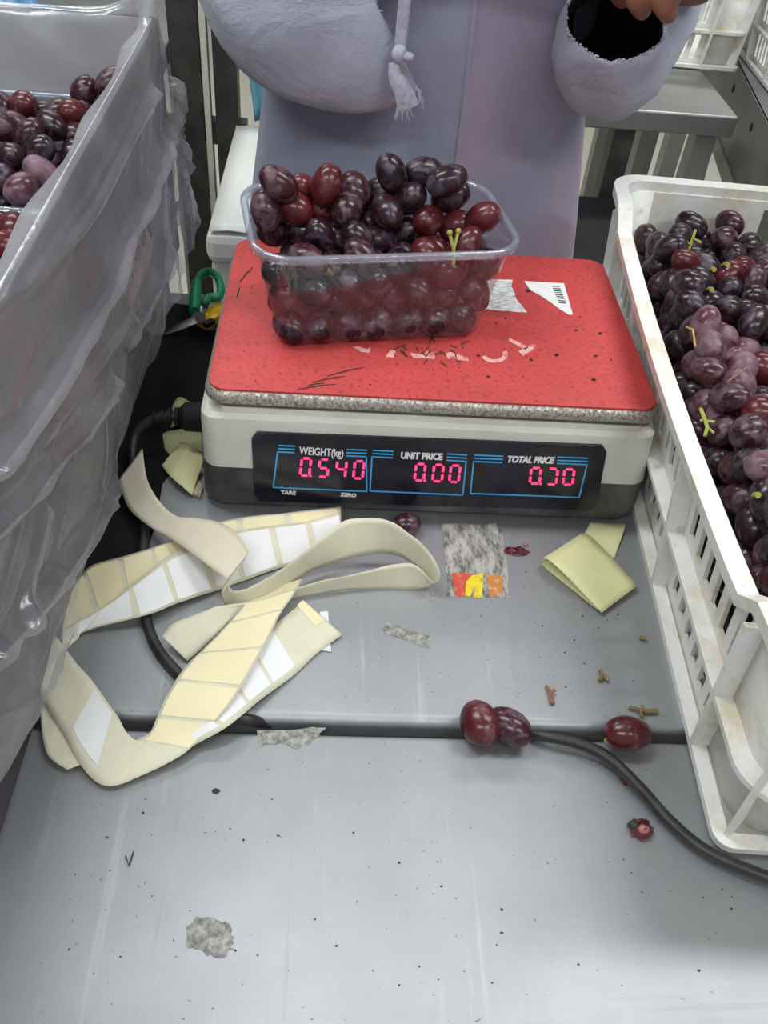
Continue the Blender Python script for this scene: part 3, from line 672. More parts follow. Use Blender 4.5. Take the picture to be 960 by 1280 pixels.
for off, h, sd in prof:
    ring = []
    for i, p in enumerate(P0):
        n = NRM[i]
        far = max(0, min(1, (p.y+.30)/.7))
        peak = .020*math.exp(-((p.x-BX1)**2+(p.y-BY1)**2)/.0012)
        if sd == 'o':
            hem = .030 if p.y > -.22 else .030+(-.22-p.y)*.35
            z = BH+.002 + (hem-BH-.002)*h
            a_ = math.atan2(BH+.02-z, max(.004, BY1+.03-p.y)); ang = a_ if n.x > .5 else (p.x*6+p.y*3)
            dd = (BH-z)/BH; rad = math.hypot(BH+.02-z, BY1+.03-p.y)
            n1 = nz(ang*4.2, 3.1, rad*.9); n2 = nz(ang*10.0+4, 1.7, rad*1.6); n3 = nz(p.y*9+z*5, z*13-p.y*4, 5.5); n4 = nz(p.y*30, z*22, 9)
            r1 = max(0, 1-abs(n1)*4.5)**2; r2 = max(0, 1-abs(n2)*4.0)**2; r3 = max(0, 1-abs(n3)*6)**2
            amp = min(1, dd*2.2)
            o_ = off + dd*(.020*far+.003) + amp*(.006*r1 + .0035*r2 + .004*r3*dd + .005*n3) + .0012*n4*amp + (folds(p.y, z)*min(1, dd*4+.15) if n.x > .5 else 0)
            o_ = max(.0022, o_)
            ring.append(p + n*o_ + Vector((0,0,z+peak*(1-dd))))
        else:
            f = nz(p.x*22+p.y*13, h*25, 2.2)
            sag = .003*nz(p.x*14+3, p.y*14, .3) if sd == 't' else 0
            o_ = off - (max(0, .007*(.5+f)) if sd == 'i' else 0) 
            ring.append(p + n*o_ + Vector((0,0,h+sag*.4+peak*(1 if sd == 't' else max(0,(h-.2)/.04)))))
    rings.append(ring)
mk('plastic_bag', MB().loft(rings), BAG, angle=180, label='crumpled translucent white plastic bag folded over the dark carton rim', cat='plastic bag')
# punnets in the carton
LB = 'clear punnet of red grapes inside the bag-lined carton'
for i, cy in enumerate((.345, .219, .092)):
    punnet((-.375, cy, .0835), 0, LB, 'punnets in the lined carton')
bl = [(139,104,.205,'m'),(112,121,.19,'m'),(124,130,.186,'m'),(29,137,.187,'r'),(8,135,.187,'m'),(49,141,.182,'m'),(71,140,.183,'m'),(93,147,.186,'r'),(66,157,.185,'d'),(6,160,.186,'m'),(32,168,.182,'m'),(20,154,.182,'m'),(93,172,.175,'m'),(110,146,.177,'m'),(104,160,.172,'d'),
      (12,196,.180,'d'),(49,188,.180,'d'),(52,216,.178,'p'),(26,237,.174,'p'),(87,193,.166,'d'),(0,225,.17,'d'),(72,228,.16,'d'),(70,200,.162,'d'),(22,291,.172,'r'),(6,308,.172,'r'),(40,300,.162,'d'),(8,285,.16,'m')]
rnd = random.Random(21); P = [PZ(x, y, z) for x, y, z, k in bl]; K = [k for *_, k in bl]; fx = [.2]*len(P)
for cy in (.345, .219, .092):
    for i in range(6): P.append(Vector((-.375+rnd.uniform(-.06,.075), cy+rnd.uniform(-.035,.035), rnd.uniform(.125,.152)))); K.append(rnd.choice('ddm')); fx.append(1)
def bin_(p):
    q = p.copy(); q.x = min(q.x, -.2885); q.z = max(.097, q.z); q.y = min(q.y, .396)
    c = min((.345,.219,.092), key=lambda c: abs(c-q.y))
    if q.z < .172: q.y = max(c-.047, min(c+.047, q.y))
    return q
P = relax(P, fx, bin_, .0225, 25)
for i, p in enumerate(P): grape(p, K[i], rnd, {'d': 'nearly black grape in a punnet inside the lined carton', 'r': 'bright red grape in a punnet inside the lined carton', 'm': 'wine red grape in a punnet inside the lined carton', 'p': 'grey bloomed grape in a punnet inside the lined carton'}[K[i]], {'d': 'black', 'r': 'red', 'm': 'wine', 'p': 'bloomed'}[K[i]]+' grapes in the lined carton')
heap = []
for cy in (.345, .219, .092):
    for z in (.098, .120):
        for ix in range(6):
            for iy in range(4): heap.append(Vector((-.443+.026*ix+rnd.uniform(-.003,.003), cy-.034+.0225*iy+rnd.uniform(-.003,.003), z+rnd.uniform(-.002,.002))))
many(heap, rnd, G_DARK, 'grape_heap', 'dark grapes at the bottom of the carton punnets')

# ---------------------------------------------------------------- label strips
def paper(name, c, c2, tr=.25, scale=60):
    t = NT(name); N = t.N
    cc = t.mix(t.ramp(t.noise(scale, 4), .4, .65), c, c2)
    tl = N.new('ShaderNodeBsdfTranslucent'); t.L.new(cc, tl.inputs[0]); t.set(col=cc, rough=.5, spec=.3)
    t.bump(t.noise(45, 4), .15, .001)
    m = N.new('ShaderNodeMixShader'); m.inputs[0].default_value = tr; t.L.new(t.p.outputs[0], m.inputs[1]); t.L.new(tl.outputs[0], m.inputs[2]); t.L.new(m.outputs[0], t.out.inputs[0]); return t.m
LINER = paper('waxed_liner_paper', (.80,.77,.60), (.76,.73,.57)); LYEL = paper('cream_label_back', (.88,.78,.50), (.86,.77,.51), .15); LWH = paper('white_label_paper', (.82,.82,.82), (.79,.79,.80), .1)
LIN2 = paper('pale_liner_paper', (.82,.75,.60), (.79,.73,.58)); NOTE = paper('pale_yellow_paper', (.80,.79,.44), (.78,.76,.42), .12); OLIVE = paper('dull_yellow_paper', (.58,.58,.30), (.52,.53,.27), .12)
def ribbon(stations, parent, name, mat, labels=(), wob=.0006, m=7, seed=0):
    """stations: (ax, ay, az, bx, by, bz): the two paper edges in the picture, with heights above the table"""
    A = crom([PZ(s[0], s[1], s[2]) for s in stations], m); B = crom([PZ(s[3], s[4], s[5]) for s in stations], m)
    rows = []
    for i, (a_, b_) in enumerate(zip(A, B)):
        r_ = []
        for k in range(7):
            t_ = k/6; p = a_.lerp(b_, t_); w_ = wob*nz(i*.35+seed, k*.6, seed*3.3)
            p = p+Vector((0,0,w_)); p.z = max(p.z, .0006); r_.append(p)
        rows.append(r_)
    o = mk(name, MB().loft(rows, False), mat, parent, angle=180, solid=.0002)
    n = len(rows)-1
    def at(u, v):
        x = u*n; i = min(int(x), n-1); f = x-i; y = v*6; j = min(int(y), 5); g = y-j
        return (rows[i][j].lerp(rows[i][j+1], g)).lerp(rows[i+1][j].lerp(rows[i+1][j+1], g), f)
    for (u0, u1, v0, v1, mt, sg) in labels:
        g = []
        for i in range(9):
            rr = []
            for j in range(7):
                u = u0+(u1-u0)*i/8; v = v0+(v1-v0)*j/6
                p = at(u, v); nrm = (at(min(1,u+.01), v)-at(max(0,u-.01), v)).cross(at(u, min(1,v+.05))-at(u, max(0,v-.05))).normalized()
                if nrm.z < 0: nrm = -nrm
                rr.append(p+nrm*.0005*sg)
            g.append(rr)
        mk('label', MB().loft(g, False), mt, o, angle=180)
    return o
S1 = root('label_strip', PZ(250,720), 0, 'folded strip of blank white labels on cream liner lying before the scale', 'label strip')
# back layer, then the white-labelled front layer
ribbon([(86,745,.003,74,800,.003),(111,709,.008,130,762,.007),(167,692,.013,172,738,.012),(212,677,.014,217,712,.012),(281,651,.012,287,690,.006),(350,642,.012,355,680,.006),(426,633,.012,427,672,.004)], S1, 'liner', LINER,
       [(.01+.142*k, .132+.142*k, .06, .97, LYEL, 1) for k in range(7)], seed=1)
ribbon([(78,787,.006,76,818,.002),(100,775,.009,96,800,.002),(133,757,.013,109,788,.004),(170,727,.018,185,768,.0105),(212,695,.019,230,751,.007),(255,677,.016,277,736,.002),(294,664,.016,310,724,.002),(340,657,.015,352,709,.002),(386,651,.014,396,697,.002),(425,640,.013,429,685,.002)], S1, 'liner', LINER,
       [(.11,.20,.12,.92,LWH,1),(.215,.305,.10,.93,LWH,1),(.32,.415,.10,.94,LWH,1),(.43,.525,.10,.94,LWH,1),(.545,.64,.09,.94,LWH,1),(.66,.765,.07,.94,LWH,1),(.785,.875,.07,.94,LWH,1),(.895,.99,.08,.94,LWH,1)], seed=2)
S2 = root('label_strip', PZ(400,720), 0, 'empty looped label liner curling from under the bag towards the scale', 'label strip')
ribbon([(178,560,.020,148,600,.012),(186,605,.020,160,634,.010),(215,642,.022,185,657,.014),(250,648,.026,208,670,.020),(280,655,.029,228,683,.025),(300,672,.030,258,705,.028),(311,690,.029,284,724,.027)], S2, 'liner', LIN2, seed=3)
ribbon([(311,690,.029,284,724,.027),(300,708,.026,279,732,.022),(288,728,.022,277,742,.014),(290,737,.022,283,757,.005),(304,737,.024,305,763,.003),(328,726,.027,335,751,.005),(350,713,.029,372,725,.006),(386,685,.034,400,709,.008),(432,651,.040,455,694,.012),(485,651,.040,490,692,.012),(524,677,.034,513,703,.010),(543,700,.030,524,713,.008),(550,717,.024,532,722,.005),(543,728,.014,535,733,.001),(512,704,.024,513,737,.001),(450,716,.018,442,737,.001),(379,732,.014,380,746,.001),(318,751,.013,320,764,.003),(272,758,.014,290,776,.006),(245,768,.014,272,792,.007),(215,780,.014,250,812,.006),(203,796,.012,234,826,.004)], S2, 'liner', LINER, wob=.0012, seed=4)
S3 = root('label_strip', PZ(220,880), 0, 'long label strip turned cream side up and folded over the table gap', 'label strip')
ribbon([(316,742,.010,378,724,.010),(300,762,.012,364,748,.012),(280,785,.014,350,768,.012),(255,810,.015,335,800,.012),(236,828,.017,318,830,.014),(218,853,.017,300,862,.014),(203,880,.015,280,890,.013),(188,915,.009,256,918,.006),(172,925,.006,225,945,.004),(158,915,.006,180,968,.002),(148,897,.007,136,983,.001),(136,880,.008,105,962,.002),(116,852,.010,78,914,.004),(95,828,.012,58,882,.006),(70,795,.012,36,842,.006)], S3, 'liner', LINER,
       [(.00,.12,.05,.96,LYEL,1),(.13,.235,.05,.96,LYEL,1),(.245,.345,.05,.96,LYEL,1),(.355,.455,.05,.96,LYEL,1),(.465,.545,.05,.96,LYEL,1),(.755,.842,.05,.80,LWH,1)], seed=5)
ribbon([(380,751,.006,428,793,.003),(362,766,.007,396,817,.002),(332,790,.008,366,845,.002),(296,825,.012,326,874,.006),(250,866,.012,286,907,.010),(205,905,.008,243,931,.004),(170,925,.003,200,950,.001)], S3, 'liner', LINER,
       [(.01,.09,-.02,.55,LYEL,1),(.30,.42,.10,.88,LWH,1),(.435,.545,.10,.88,LWH,1),(.56,.68,.10,.88,LWH,1),(.70,.86,.10,.88,LWH,1)], seed=6)
ribbon([(70,870,.004,50,885,.003),(80,905,.003,54,925,.002),(98,940,.002,62,947,.001),(112,952,.002,84,962,.001)], S3, 'liner', LINER, seed=7)
flat('label', [(400,765),(410,764),(414,815),(398,812)], .0008, .0003, LWH, S3)
# pale yellow folded papers
S4 = root('folded_paper', PZ(740,710), 0, 'pale yellow paper folded over on the steel table beside the crate', 'paper')
ribbon([(738,653,.002,730,668,.001),(760,654,.003,748,690,.001),(783,655,.004,768,698,.001)], S4, 'paper_flap', NOTE, seed=8)
ribbon([(785,722,.002,746,762,.001),(742,684,.002,694,720,.001),(729,671,.003,680,708,.001),(725,668,.006,677,703,.005),(730,667,.010,681,698,.012),(745,676,.012,700,712,.015),(797,732,.006,752,766,.004)], S4, 'sheet', NOTE, wob=.0004, seed=9)
S5 = root('folded_paper', PZ(228,570), 0, 'crumpled dull yellow paper wedged at the left side of the scale', 'paper')
ribbon([(211,520,.004,214,535,.002),(222,497,.014,226,530,.006),(238,502,.012,240,535,.006),(255,508,.008,258,540,.003)], S5, 'sheet', OLIVE, seed=10)
ribbon([(203,542,.003,206,562,.001),(215,538,.006,214,569,.003),(236,536,.008,236,572,.004),(252,538,.008,254,575,.004)], S5, 'sheet', OLIVE, seed=11)
ribbon([(226,552,.010,202,581,.006),(238,556,.014,213,595,.010),(250,563,.013,228,608,.009),(256,572,.010,240,619,.004)], S5, 'sheet', NOTE, wob=.001, seed=12)
flat('paper_edge', [(238,618),(250,603),(254,612),(250,624)], .001, .003, plain('frayed_paper_edge', (.5,.46,.32), .8, c2=(.25,.22,.15), scale=300), S5)

mk('black_patch', MB().prism([Vector((x_, y_, 0)) for x_, y_ in ((-.2575,-.125),(-.217,-.100),(-.212,-.03),(-.214,.02),(-.196,.08),(-.186,.29),(-.2575,.30))], .0008), plain('matt_black', (.007,.007,.009), .7, spec=.2), smooth=False, label='matt black patch on the steel table between the carton and the scale', cat='rubber sheet')  # thin black piece added to make this stretch of the table dark
# ---------------------------------------------------------------- cord, plug, shears, cutter
pts = [(176,600,.004),(181,650,.0045),(179,700,.0045),(181,762,.0045),(195,807,.0045),(226,845,.0045),(262,878,.0045),(285,893,.004),(312,900,.001),(340,904,-.010),(420,907,-.024),(520,911,-.026),(600,916,-.022),(640,917,-.008),(685,921,.004),(722,929,.005),(760,947,.0045),(800,985,.004),(838,1027,.003),(884,1064,.003),(960,1097,.003),(1060,1130,.003)]
mk('rubber_cable', MB().tube(crom([PZ(*p) for p in pts], 8), .0038, 12), BLACKR, angle=180, label='black rubber power cord winding over the gap between the steel tables', cat='cable')
PLG = root('power_plug', (-.205,.058,0), 0, 'black ribbed power connector plugged into the left side of the scale', 'plug')
zc = .040
mk('connector_body', MB().tube([(-.174,.062,zc),(-.178,.062,zc),(-.184,.062,zc),(-.198,.061,zc),(-.202,.061,zc)], [(.012,.012),(.0125,.0125),(.013,.013),(.012,.012),(.008,.008)], 16), BLACKP, PLG)
for k in range(4): mk('strain_ring', MB().tube([(-.203-.006*k,.061,zc-.001*k),(-.2065-.006*k,.061,zc-.001*k)], .0075-.0006*k, 12), BLACKP, PLG)
mk('cable', MB().tube(crom([(-.202,.061,zc),(-.225,.060,.036),(-.240,.055,.022),(-.240,.035,.006),(-.2345,.02,.0045)], 6), .0040, 10), BLACKR, PLG, angle=180)
GRN = plain('green_handle_plastic', (.005,.20,.09), .35, c2=(.004,.15,.07), scale=40); YEL = plain('yellow_cutter_plastic', (.80,.47,.01), .4)
SH = root('pruning_shears', PZ(255,375,0), 0, 'green handled harvest shears lying between the carton and the scale', 'shears')
hz = .020
loopp = [(243,390),(243,362),(250,345),(262,340),(272,347),(276,362),(272,372),(262,372),(256,380)]
mk('handle', MB().tube(crom([PZ(x, y, hz+.006*(i > 3)) for i, (x, y) in enumerate(loopp)], 6), [(.0048,.0042)]*(8*6+1), 10), GRN, SH, angle=180)
mk('grip', MB().tube([PZ(243,390,.02), PZ(244,372,.021), PZ(246,352,.022)], [.0058,.0062,.0052], 10), GRN, SH)
mk('pivot', MB().tube([PZ(250,396,.010), PZ(250,396,.024)], .0055, 12), DKSTEEL, SH)
mk('blade', MB().tube([PZ(252,386,.018), PZ(243,400,.016), PZ(222,409,.010), PZ(206,418,.004)], [(.004,.006),(.003,.006),(.002,.005),(.0008,.001)], 8), plain('shear_blade_steel', (.30,.31,.32), .35, .9), SH)
CT = root('box_cutter', PZ(265,400,0), 0, 'yellow plastic cutter knife tucked under the left edge of the scale platform', 'cutter')
mk('handle', MB().bar(PZ(251,405,.012), PZ(282,385,.012), .018, .010), YEL, CT, smooth=False, bevel=.0015)
mk('slider', MB().bar(PZ(256,407,.019), PZ(266,401,.019), .006, .005), BLACKP, CT, smooth=False)
mk('blade', MB().bar(PZ(259,411,.008), PZ(268,408,.006), .010, .001), plain('cutter_blade_steel', (.5,.5,.5), .3, 1), CT, smooth=False)

# ---------------------------------------------------------------- loose grapes, residue and scraps on the tables
rnd = random.Random(3)
def loose(px, py, kind, sc, axis, label, z=.0102):
    return grape(PZ(px, py, z), kind, rnd, label, 'loose grapes on the tables', sc, axis)
g1 = loose(600,904,'r',1.06,(-.35,.9,.15),'larger loose red grape lying across the gap between the steel tables', .0095)
g2 = loose(637,908,'m',.97,(-.7,.55,.1),'smaller loose wine grape touching the larger one at the table gap', .0095)
g3 = loose(785,917,'r',.98,(-1,.02,.05),'loose red grape with a stem stub near the crate', .010)
stem('twig_stub', [([PZ(764,917,.010), PZ(759,921,.009), PZ(758,927,.006)], [.0018,.0014,.0017])], GREEN, 'pale green stem stub at the end of a loose red grape')
loose(508,656,'m',.80,(1,.2,0),'small dark red grape peeping out under the scale front', .0086)
SKIN = plain('squashed_grape_skin', (.13,.022,.03), .35, c2=(.05,.008,.015), scale=120); PULP = plain('grape_pulp', (.42,.16,.13), .35, c2=(.20,.05,.05), scale=200)
def crumple(name, px, py, rx, ry, h, mat, label, cat, seed, z0=0.0):
    c = PZ(px, py, z0); mb = MB(); nu, nv = 18, 7; rings = []
    for i in range(nv+1):
        a_ = math.pi/2*i/nv
        rings.append([c+Vector((rx*math.cos(a_)*math.cos(2*math.pi*k/nu)*(1+.45*nz(k*.9+seed, i*.7, seed)), ry*math.cos(a_)*math.sin(2*math.pi*k/nu)*(1+.45*nz(k*.9+seed, i*.7, seed)), max(.0002, h*math.sin(a_)*(1+.8*nz(k*.8, i+seed, 2))))) for k in range(nu)])
    return mk(name, MB().loft(rings, True, True, True), mat, angle=30, label=label, cat=cat)
sq = crumple('squashed_grape', 800,1038,.0075,.0065,.008,SKIN,'squashed burst red grape on the bare front table','grape',1.3,-.003)
mk('pulp', MB().ball(PZ(804,1036,.003), (.004,.0035,.003), 8, 5), PULP, sq); mk('skin_flap', MB().ball(PZ(792,1031,.002), (.0035,.003,.003), 7, 5), INK, sq)
crumple('grape_bit', 781,977,.0028,.0026,.003,SKIN,'tiny dark grape crumb beside the black cord','grape bit',4.2,-.003)
sk_ = crumple('grape_skin', 645,690,.0095,.0048,.003,SKIN,'flattened wrinkled grape skin beside the torn red and yellow sticker','grape skin',2.6)
mk('pulp', MB().ball(PZ(657,681,.001), (.0022,.0018,.0018), 7, 5), PULP, sk_)
def twig(segs, mat, label): 
    return stem('grape_twig', [([PZ(x, y, z) for x, y, z in p], r) for p, r in segs], mat, label)
twig([([(683,857,.002),(688,864,.003),(691,880,.002)],[.0011,.0013,.0016]),([(688,866,.003),(694,862,.004)],[.001,.0013])], plain('reddish_dry_stem', (.22,.09,.05), .6, c2=(.32,.2,.09), scale=200), 'small reddish dry grape stem lying on the scale table')
twig([([(750,837,.003),(753,843,.003),(750,851,.002)],[.0014,.0013,.0017]),([(753,843,.003),(760,850,.002)],[.0012,.0016])], BROWNST, 'forked olive grape stem lying on the scale table')
twig([([(786,884,.002),(798,887,.003),(806,889,.003),(822,889,.002)],[.0012,.0012,.0016,.0018]),([(800,888,.003),(803,896,.002)],[.0009,.0012]),([(806,888,.003),(802,881,.003)],[.0008,.001])], BROWNST, 'longest olive grape stem beside the crate foot')
twig([([(799,797,.002),(808,798,.003)],[.0010,.0018])], BROWNST, 'tiny straw coloured stem end against the crate base')
twig([([(157,1070,-.002),(161,1082,-.002),(167,1064,-.002)],[.0005,.0006,.0004])], INK, 'fine dark v-shaped stem scrap on the bare front table')
crumple('grape_bit', 270,989,.0024,.0016,.0016,plain('brown_crumb', (.05,.03,.02), .7),'dark brown crumb on the front table below the label strips','crumb',6.1,-.003)
t = NT('grey_tape_residue'); cc = t.mix(t.ramp(t.noise(170, 6, .7), .40, .62), (.13,.125,.115), (.37,.36,.325)); t.set(col=cc, rough=.75); t.bump(t.noise(250, 4), .5, .001); RESID = t.m
t = NT('torn_sticker_residue'); cc = t.mix(t.ramp(t.noise(75, 6, .75, t.mapped((1.6,.6,1))), .40, .58), (.10,.095,.09), (.42,.40,.36)); t.set(col=cc, rough=.7); t.bump(t.noise(150, 5), .5, .001); RESID2 = t.m
def ragged(pts, amp, n=5, seed=0):
    out = []
    for i in range(len(pts)):
        a_, b_ = Vector(pts[i]), Vector(pts[(i+1) % len(pts)])
        for k in range(n):
            p = a_.lerp(b_, k/n); out.append((p.x+amp*nz(i*3.1+k*1.7, seed, 1), p.y+amp*nz(i*2.3+k*1.9, seed, 7)))
    return out
stk = flat('torn_sticker', ragged([(553,655),(625,654),(632,690),(637,748),(560,745),(555,700)], 3, 6, 2), 0.0, .0003, RESID2, label='grey torn sticker with red, yellow and orange remains on the scale table', cat='sticker')
def worn(n_, c, c2): return plain(n_, c, .6, c2=c2, scale=170, a=.5, b=.68)
flat('red_print', ragged([(565,716),(592,717),(584,733),(582,747),(569,744)], 1.6, 4, 3), .0003, .0001, worn('worn_red_print', (.55,.06,.04), (.45,.2,.08)), stk)
flat('yellow_print', ragged([(590,719),(604,717),(602,747),(592,747),(594,733),(587,746),(581,744),(583,727)], 1.3, 4, 4), .0004, .0001, worn('worn_yellow_print', (.75,.58,.02), (.5,.36,.04)), stk)
flat('orange_print', ragged([(608,718),(627,719),(628,742),(613,747)], 1.6, 4, 5), .0003, .0001, worn('worn_orange_print', (.52,.20,.04), (.5,.42,.3)), stk)
flat('tape_residue', ragged([(482,777),(541,797),(537,812),(478,790)], 3.0, 5, 6), 0.0, .00025, RESID, label='small slanting strip of grey tape residue on the scale table', cat='tape')
flat('tape_residue', ragged([(321,913),(408,911),(392,926),(372,936),(350,930),(324,932)], 4, 5, 7), -.003, .00025, RESID, label='ragged strip of old tape along the front table edge', cat='tape')
flat('glue_spot', ragged([(232,1160),(245,1147),(268,1146),(288,1155),(292,1172),(290,1186),(278,1198),(258,1196),(250,1184),(234,1184)], 5, 4, 8), -.003, .00025, RESID, label='round grey patch of dried glue on the bare front table', cat='glue spot')
flat('tape_residue', ragged([(535,742),(543,740),(544,748),(537,752)], 2, 3, 9), 0.0, .00025, RESID, label='tiny dark ring of residue beside the looped liner', cat='tape')
# crumbs
rnd = random.Random(17); CRUMB = plain('dark_crumbs', (.03,.022,.018), .8)
def crumbs(name, spots, z, label):
    mb = MB()
    for x, y, s in spots:
        p = PZ(x, y, z); n_ = 6; ph = rnd.uniform(0, 6)
        mb.prism([p+Vector((s*math.cos(ph+k*math.pi/3)*rnd.uniform(.5,1.2), s*.7*math.sin(ph+k*math.pi/3)*rnd.uniform(.5,1.2), 0)) for k in range(n_)], s*.5)
    mk(name, mb, CRUMB, smooth=False, label=label, cat='crumbs', kind='stuff')
spots = []
for _ in range(80):
    x, y = rnd.uniform(70,940), rnd.uniform(930,1275); s = rnd.choice((.0004,.0005,.0007,.0010)); spots.append((x, y, s))
crumbs('table_crumbs', [q for q in spots if PZ(q[0], q[1], -.003).y < -.225 and not (q[0] > 850 and q[1] < 1110) and q[1] > 985], -.003, 'scattered dark crumbs on the bare front table')
crumbs('table_crumbs', [(rnd.uniform(640,800), rnd.uniform(700,890), rnd.choice((.0004,.0006,.0009))) for _ in range(34)] + [(rnd.uniform(400,640), rnd.uniform(760,890), .0004) for _ in range(14)], 0.0, 'scattered dark crumbs on the steel in front of the scale')
crumbs('mat_crumbs', [(660,364,.0022),(696,444,.0022),(744,445,.0016),(742,475,.0020),(664,450,.0016),(610,471,.0016),(750,417,.0020),(721,413,.0014),(598,445,.0016),(764,450,.0010),(620,404,.0010),(632,398,.0012)] + [(rnd.uniform(280,800), rnd.uniform(330,505), rnd.choice((.0004,.0006,.0008))) for _ in range(70)], MATZ, 'scattered dark bits of dirt on the red scale mat')
mb = MB()
for _ in range(26):
    x, y = rnd.uniform(500,585), rnd.uniform(424,452); a_ = rnd.uniform(-2.6,2.6); L_ = rnd.uniform(4,14)
    mb.tube([PZ(x, y, MATZ+.0005), PZ(x+L_*.5*math.cos(a_), y+L_*.3*math.sin(a_), MATZ+.0008), PZ(x+L_*math.cos(a_), y+L_*.6*math.sin(a_), MATZ+.0004)], .0004, 5)
mk('stem_crumbs', mb, plain('dark_green_scraps', (.03,.04,.02), .7), label='dark green stem scraps on the red mat before the punnet', cat='crumbs', kind='stuff')
mb = MB()
for (a_, b_) in (((390,478),(432,470)),((372,487),(420,480)),((300,352),(316,334)),((296,372),(300,358)),((410,470),(455,459)),((385,482),(405,479))):
    mb.tube([PZ(*a_, MATZ), PZ((a_[0]+b_[0])/2, (a_[1]+b_[1])/2-1, MATZ), PZ(*b_, MATZ)], [(.0002,.0005),(.0002,.0009),(.0002,.0003)], 6)
mk('scratches', mb, CRUMB, red)

# ---------------------------------------------------------------- the packer behind the table
t = NT('lavender_work_robe'); sx = t.N.new('ShaderNodeSeparateXYZ'); t.L.new(t.tc, sx.inputs[0])
weave = t.noise(900, 2, .5); blot = t.noise(5, 5, .6); st_ = t.ramp(t.noise(7, 4, .55), .42, .66)
rt_ = t.ramp(sx.outputs['X'], .026, .030)
cc = t.mix(rt_, (.29,.30,.41), (.305,.275,.375)); cc = t.mix(t.math('MULTIPLY', t.math('MULTIPLY', st_, rt_), .55), cc, (.46,.27,.36)); cc = t.mix(t.math('MULTIPLY', t.ramp(blot, .45, .75), .25), cc, (.22,.21,.29)); cc = t.mix(t.math('MULTIPLY', weave, .15), cc, (.5,.5,.6))
t.set(col=cc, rough=.85, spec=.15, sheen=.2); t.bump(t.math('ADD', weave, t.math('ADD', t.math('MULTIPLY', blot, 2), t.math('MULTIPLY', t.noise(16, 4, .6, t.mapped((1.6,1,.5))), 5))), .35, .002); ROBE = t.m
t = NT('pale_lavender_sleeve'); wr = t.noise(11, 4, .6, t.mapped((1,1,1.6)), .8); we = t.noise(800, 2)
cc = t.mix(t.ramp(t.noise(6, 5, .65), .35, .7), (.43,.44,.54), (.35,.36,.47)); cc = t.mix(t.math('MULTIPLY', we, .2), cc, (.55,.55,.64)); t.set(col=cc, rough=.85, spec=.15, sheen=.2)
t.bump(t.math('ADD', t.math('MULTIPLY', wr, 6), t.math('MULTIPLY', we, .6)), .5, .0025); SLEEVE = t.m
FRAY = plain('frayed_cotton', (.50,.50,.62), .9, spec=.1, c2=(.36,.36,.46), scale=200); SKINM = plain('brown_hand_skin', (.27,.115,.070), .5, c2=(.19,.075,.048), scale=45, bump=.2, bscale=260); HAIR = plain('black_hair', (.012,.010,.009), .5)
INNERDK = plain('dark_sleeve_inside', (.030,.028,.040), .9)
PC0 = Vector((.012, .500, -TH))
PR = root('person', PC0, 0, 'person in a lavender robe with loose frayed sleeves standing behind the scale table', 'person')
body = MB()
def limb(pts, r, n=12):
    body.tube(pts, r, n)
    for p, q in zip(pts, r): body.ball(p, q if not isinstance(q, tuple) else min(q), 10, 7)
ox = .012
body.ball((ox,.51,.30), (.145,.095,.20), 16, 12); body.ball((ox,.51,.10), (.155,.105,.14), 16, 10); body.ball((ox,.51,.46), (.155,.095,.13), 16, 10)
for s in (-1, 1):
    limb([(ox+s*.08,.51,.06),(ox+s*.085,.50,-.34),(ox+s*.085,.52,-.74)], [.078,.055,.040])
    body.ball((ox+s*.09,.455,-.785), (.042,.105,.035), 12, 8)
limb([(ox,.51,.50),(ox,.505,.60)], [.055,.052])
body.ball((ox,.49,.715), (.076,.096,.115), 18, 14); body.ball((ox,.455,.655), (.048,.055,.045), 12, 8); body.tube([(ox,.40,.725),(ox,.383,.695),(ox,.395,.685)], [.008,.013,.008], 8)
for s in (-1, 1):
    body.ball((ox+s*.077,.50,.71), (.010,.02,.032), 8, 7); body.ball((ox+s*.030,.405,.728), (.013,.01,.010), 8, 6)
body.ball((ox,.402,.655), (.024,.010,.009), 10, 6)
# image-left arm: forearm rises inside the loose sleeve, the hand is above the picture
limb([(-.135,.51,.505),(-.170,.475,.30),(-.05,.345,.325),(.0,.330,.375)], [.050,.042,.032,.026])
# image-right arm and the two hands
limb([(.158,.51,.505),(.205,.465,.31),(.215,.335,.335),(.234,.285,.389)], [.050,.042,.032,.026])
def hand(w, d, up, flip=1):
    """palm from wrist w along d, back of the hand towards up"""
    w = Vector(w); d = Vector(d).normalized(); up = Vector(up); up = (up-d*up.dot(d)).normalized(); sd = d.cross(up)*flip
    for k in range(4):
        b0 = w+sd*(.030-.020*k)*.4; b1 = w+d*.078+sd*(.031-.0205*k); body.tube([b0, w+d*.04+sd*(.031-.0205*k)*.9, b1], [.013,.0145,.012], 10)
        L_ = (.070,.078,.072,.058)[k]; a1 = b1+d*L_*.42-up*L_*.20; a2 = a1+d*L_*.12-up*L_*.34; a3 = a2-d*L_*.18-up*L_*.20
        for p, q, r0, r1 in ((b1,a1,.0105,.0098),(a1,a2,.0098,.0092),(a2,a3,.0092,.0078)): body.tube([p, q], [r0, r1], 10); body.ball(q, r1, 10, 6)
    t0 = w+d*.018+sd*.026; t1 = t0+d*.030+sd*.026-up*.012; t2 = t1+d*.030+sd*.004-up*.016; t3 = t2+d*.020-sd*.006-up*.006
    for p, q, r0, r1 in ((t0,t1,.0150,.0120),(t1,t2,.0120,.0105),(t2,t3,.0105,.0085)): body.tube([p, q], [r0, r1], 10); body.ball(q, r1, 10, 6)
hand((.0,.328,.377), (.9,-.30,.30), (-.1,-.55,.8), -1)
hand((.236,.282,.392), (-.75,-.45,-.18), (.1,-.35,.9), 1)
bo = mk('body', body, SKINM, PR, angle=180)
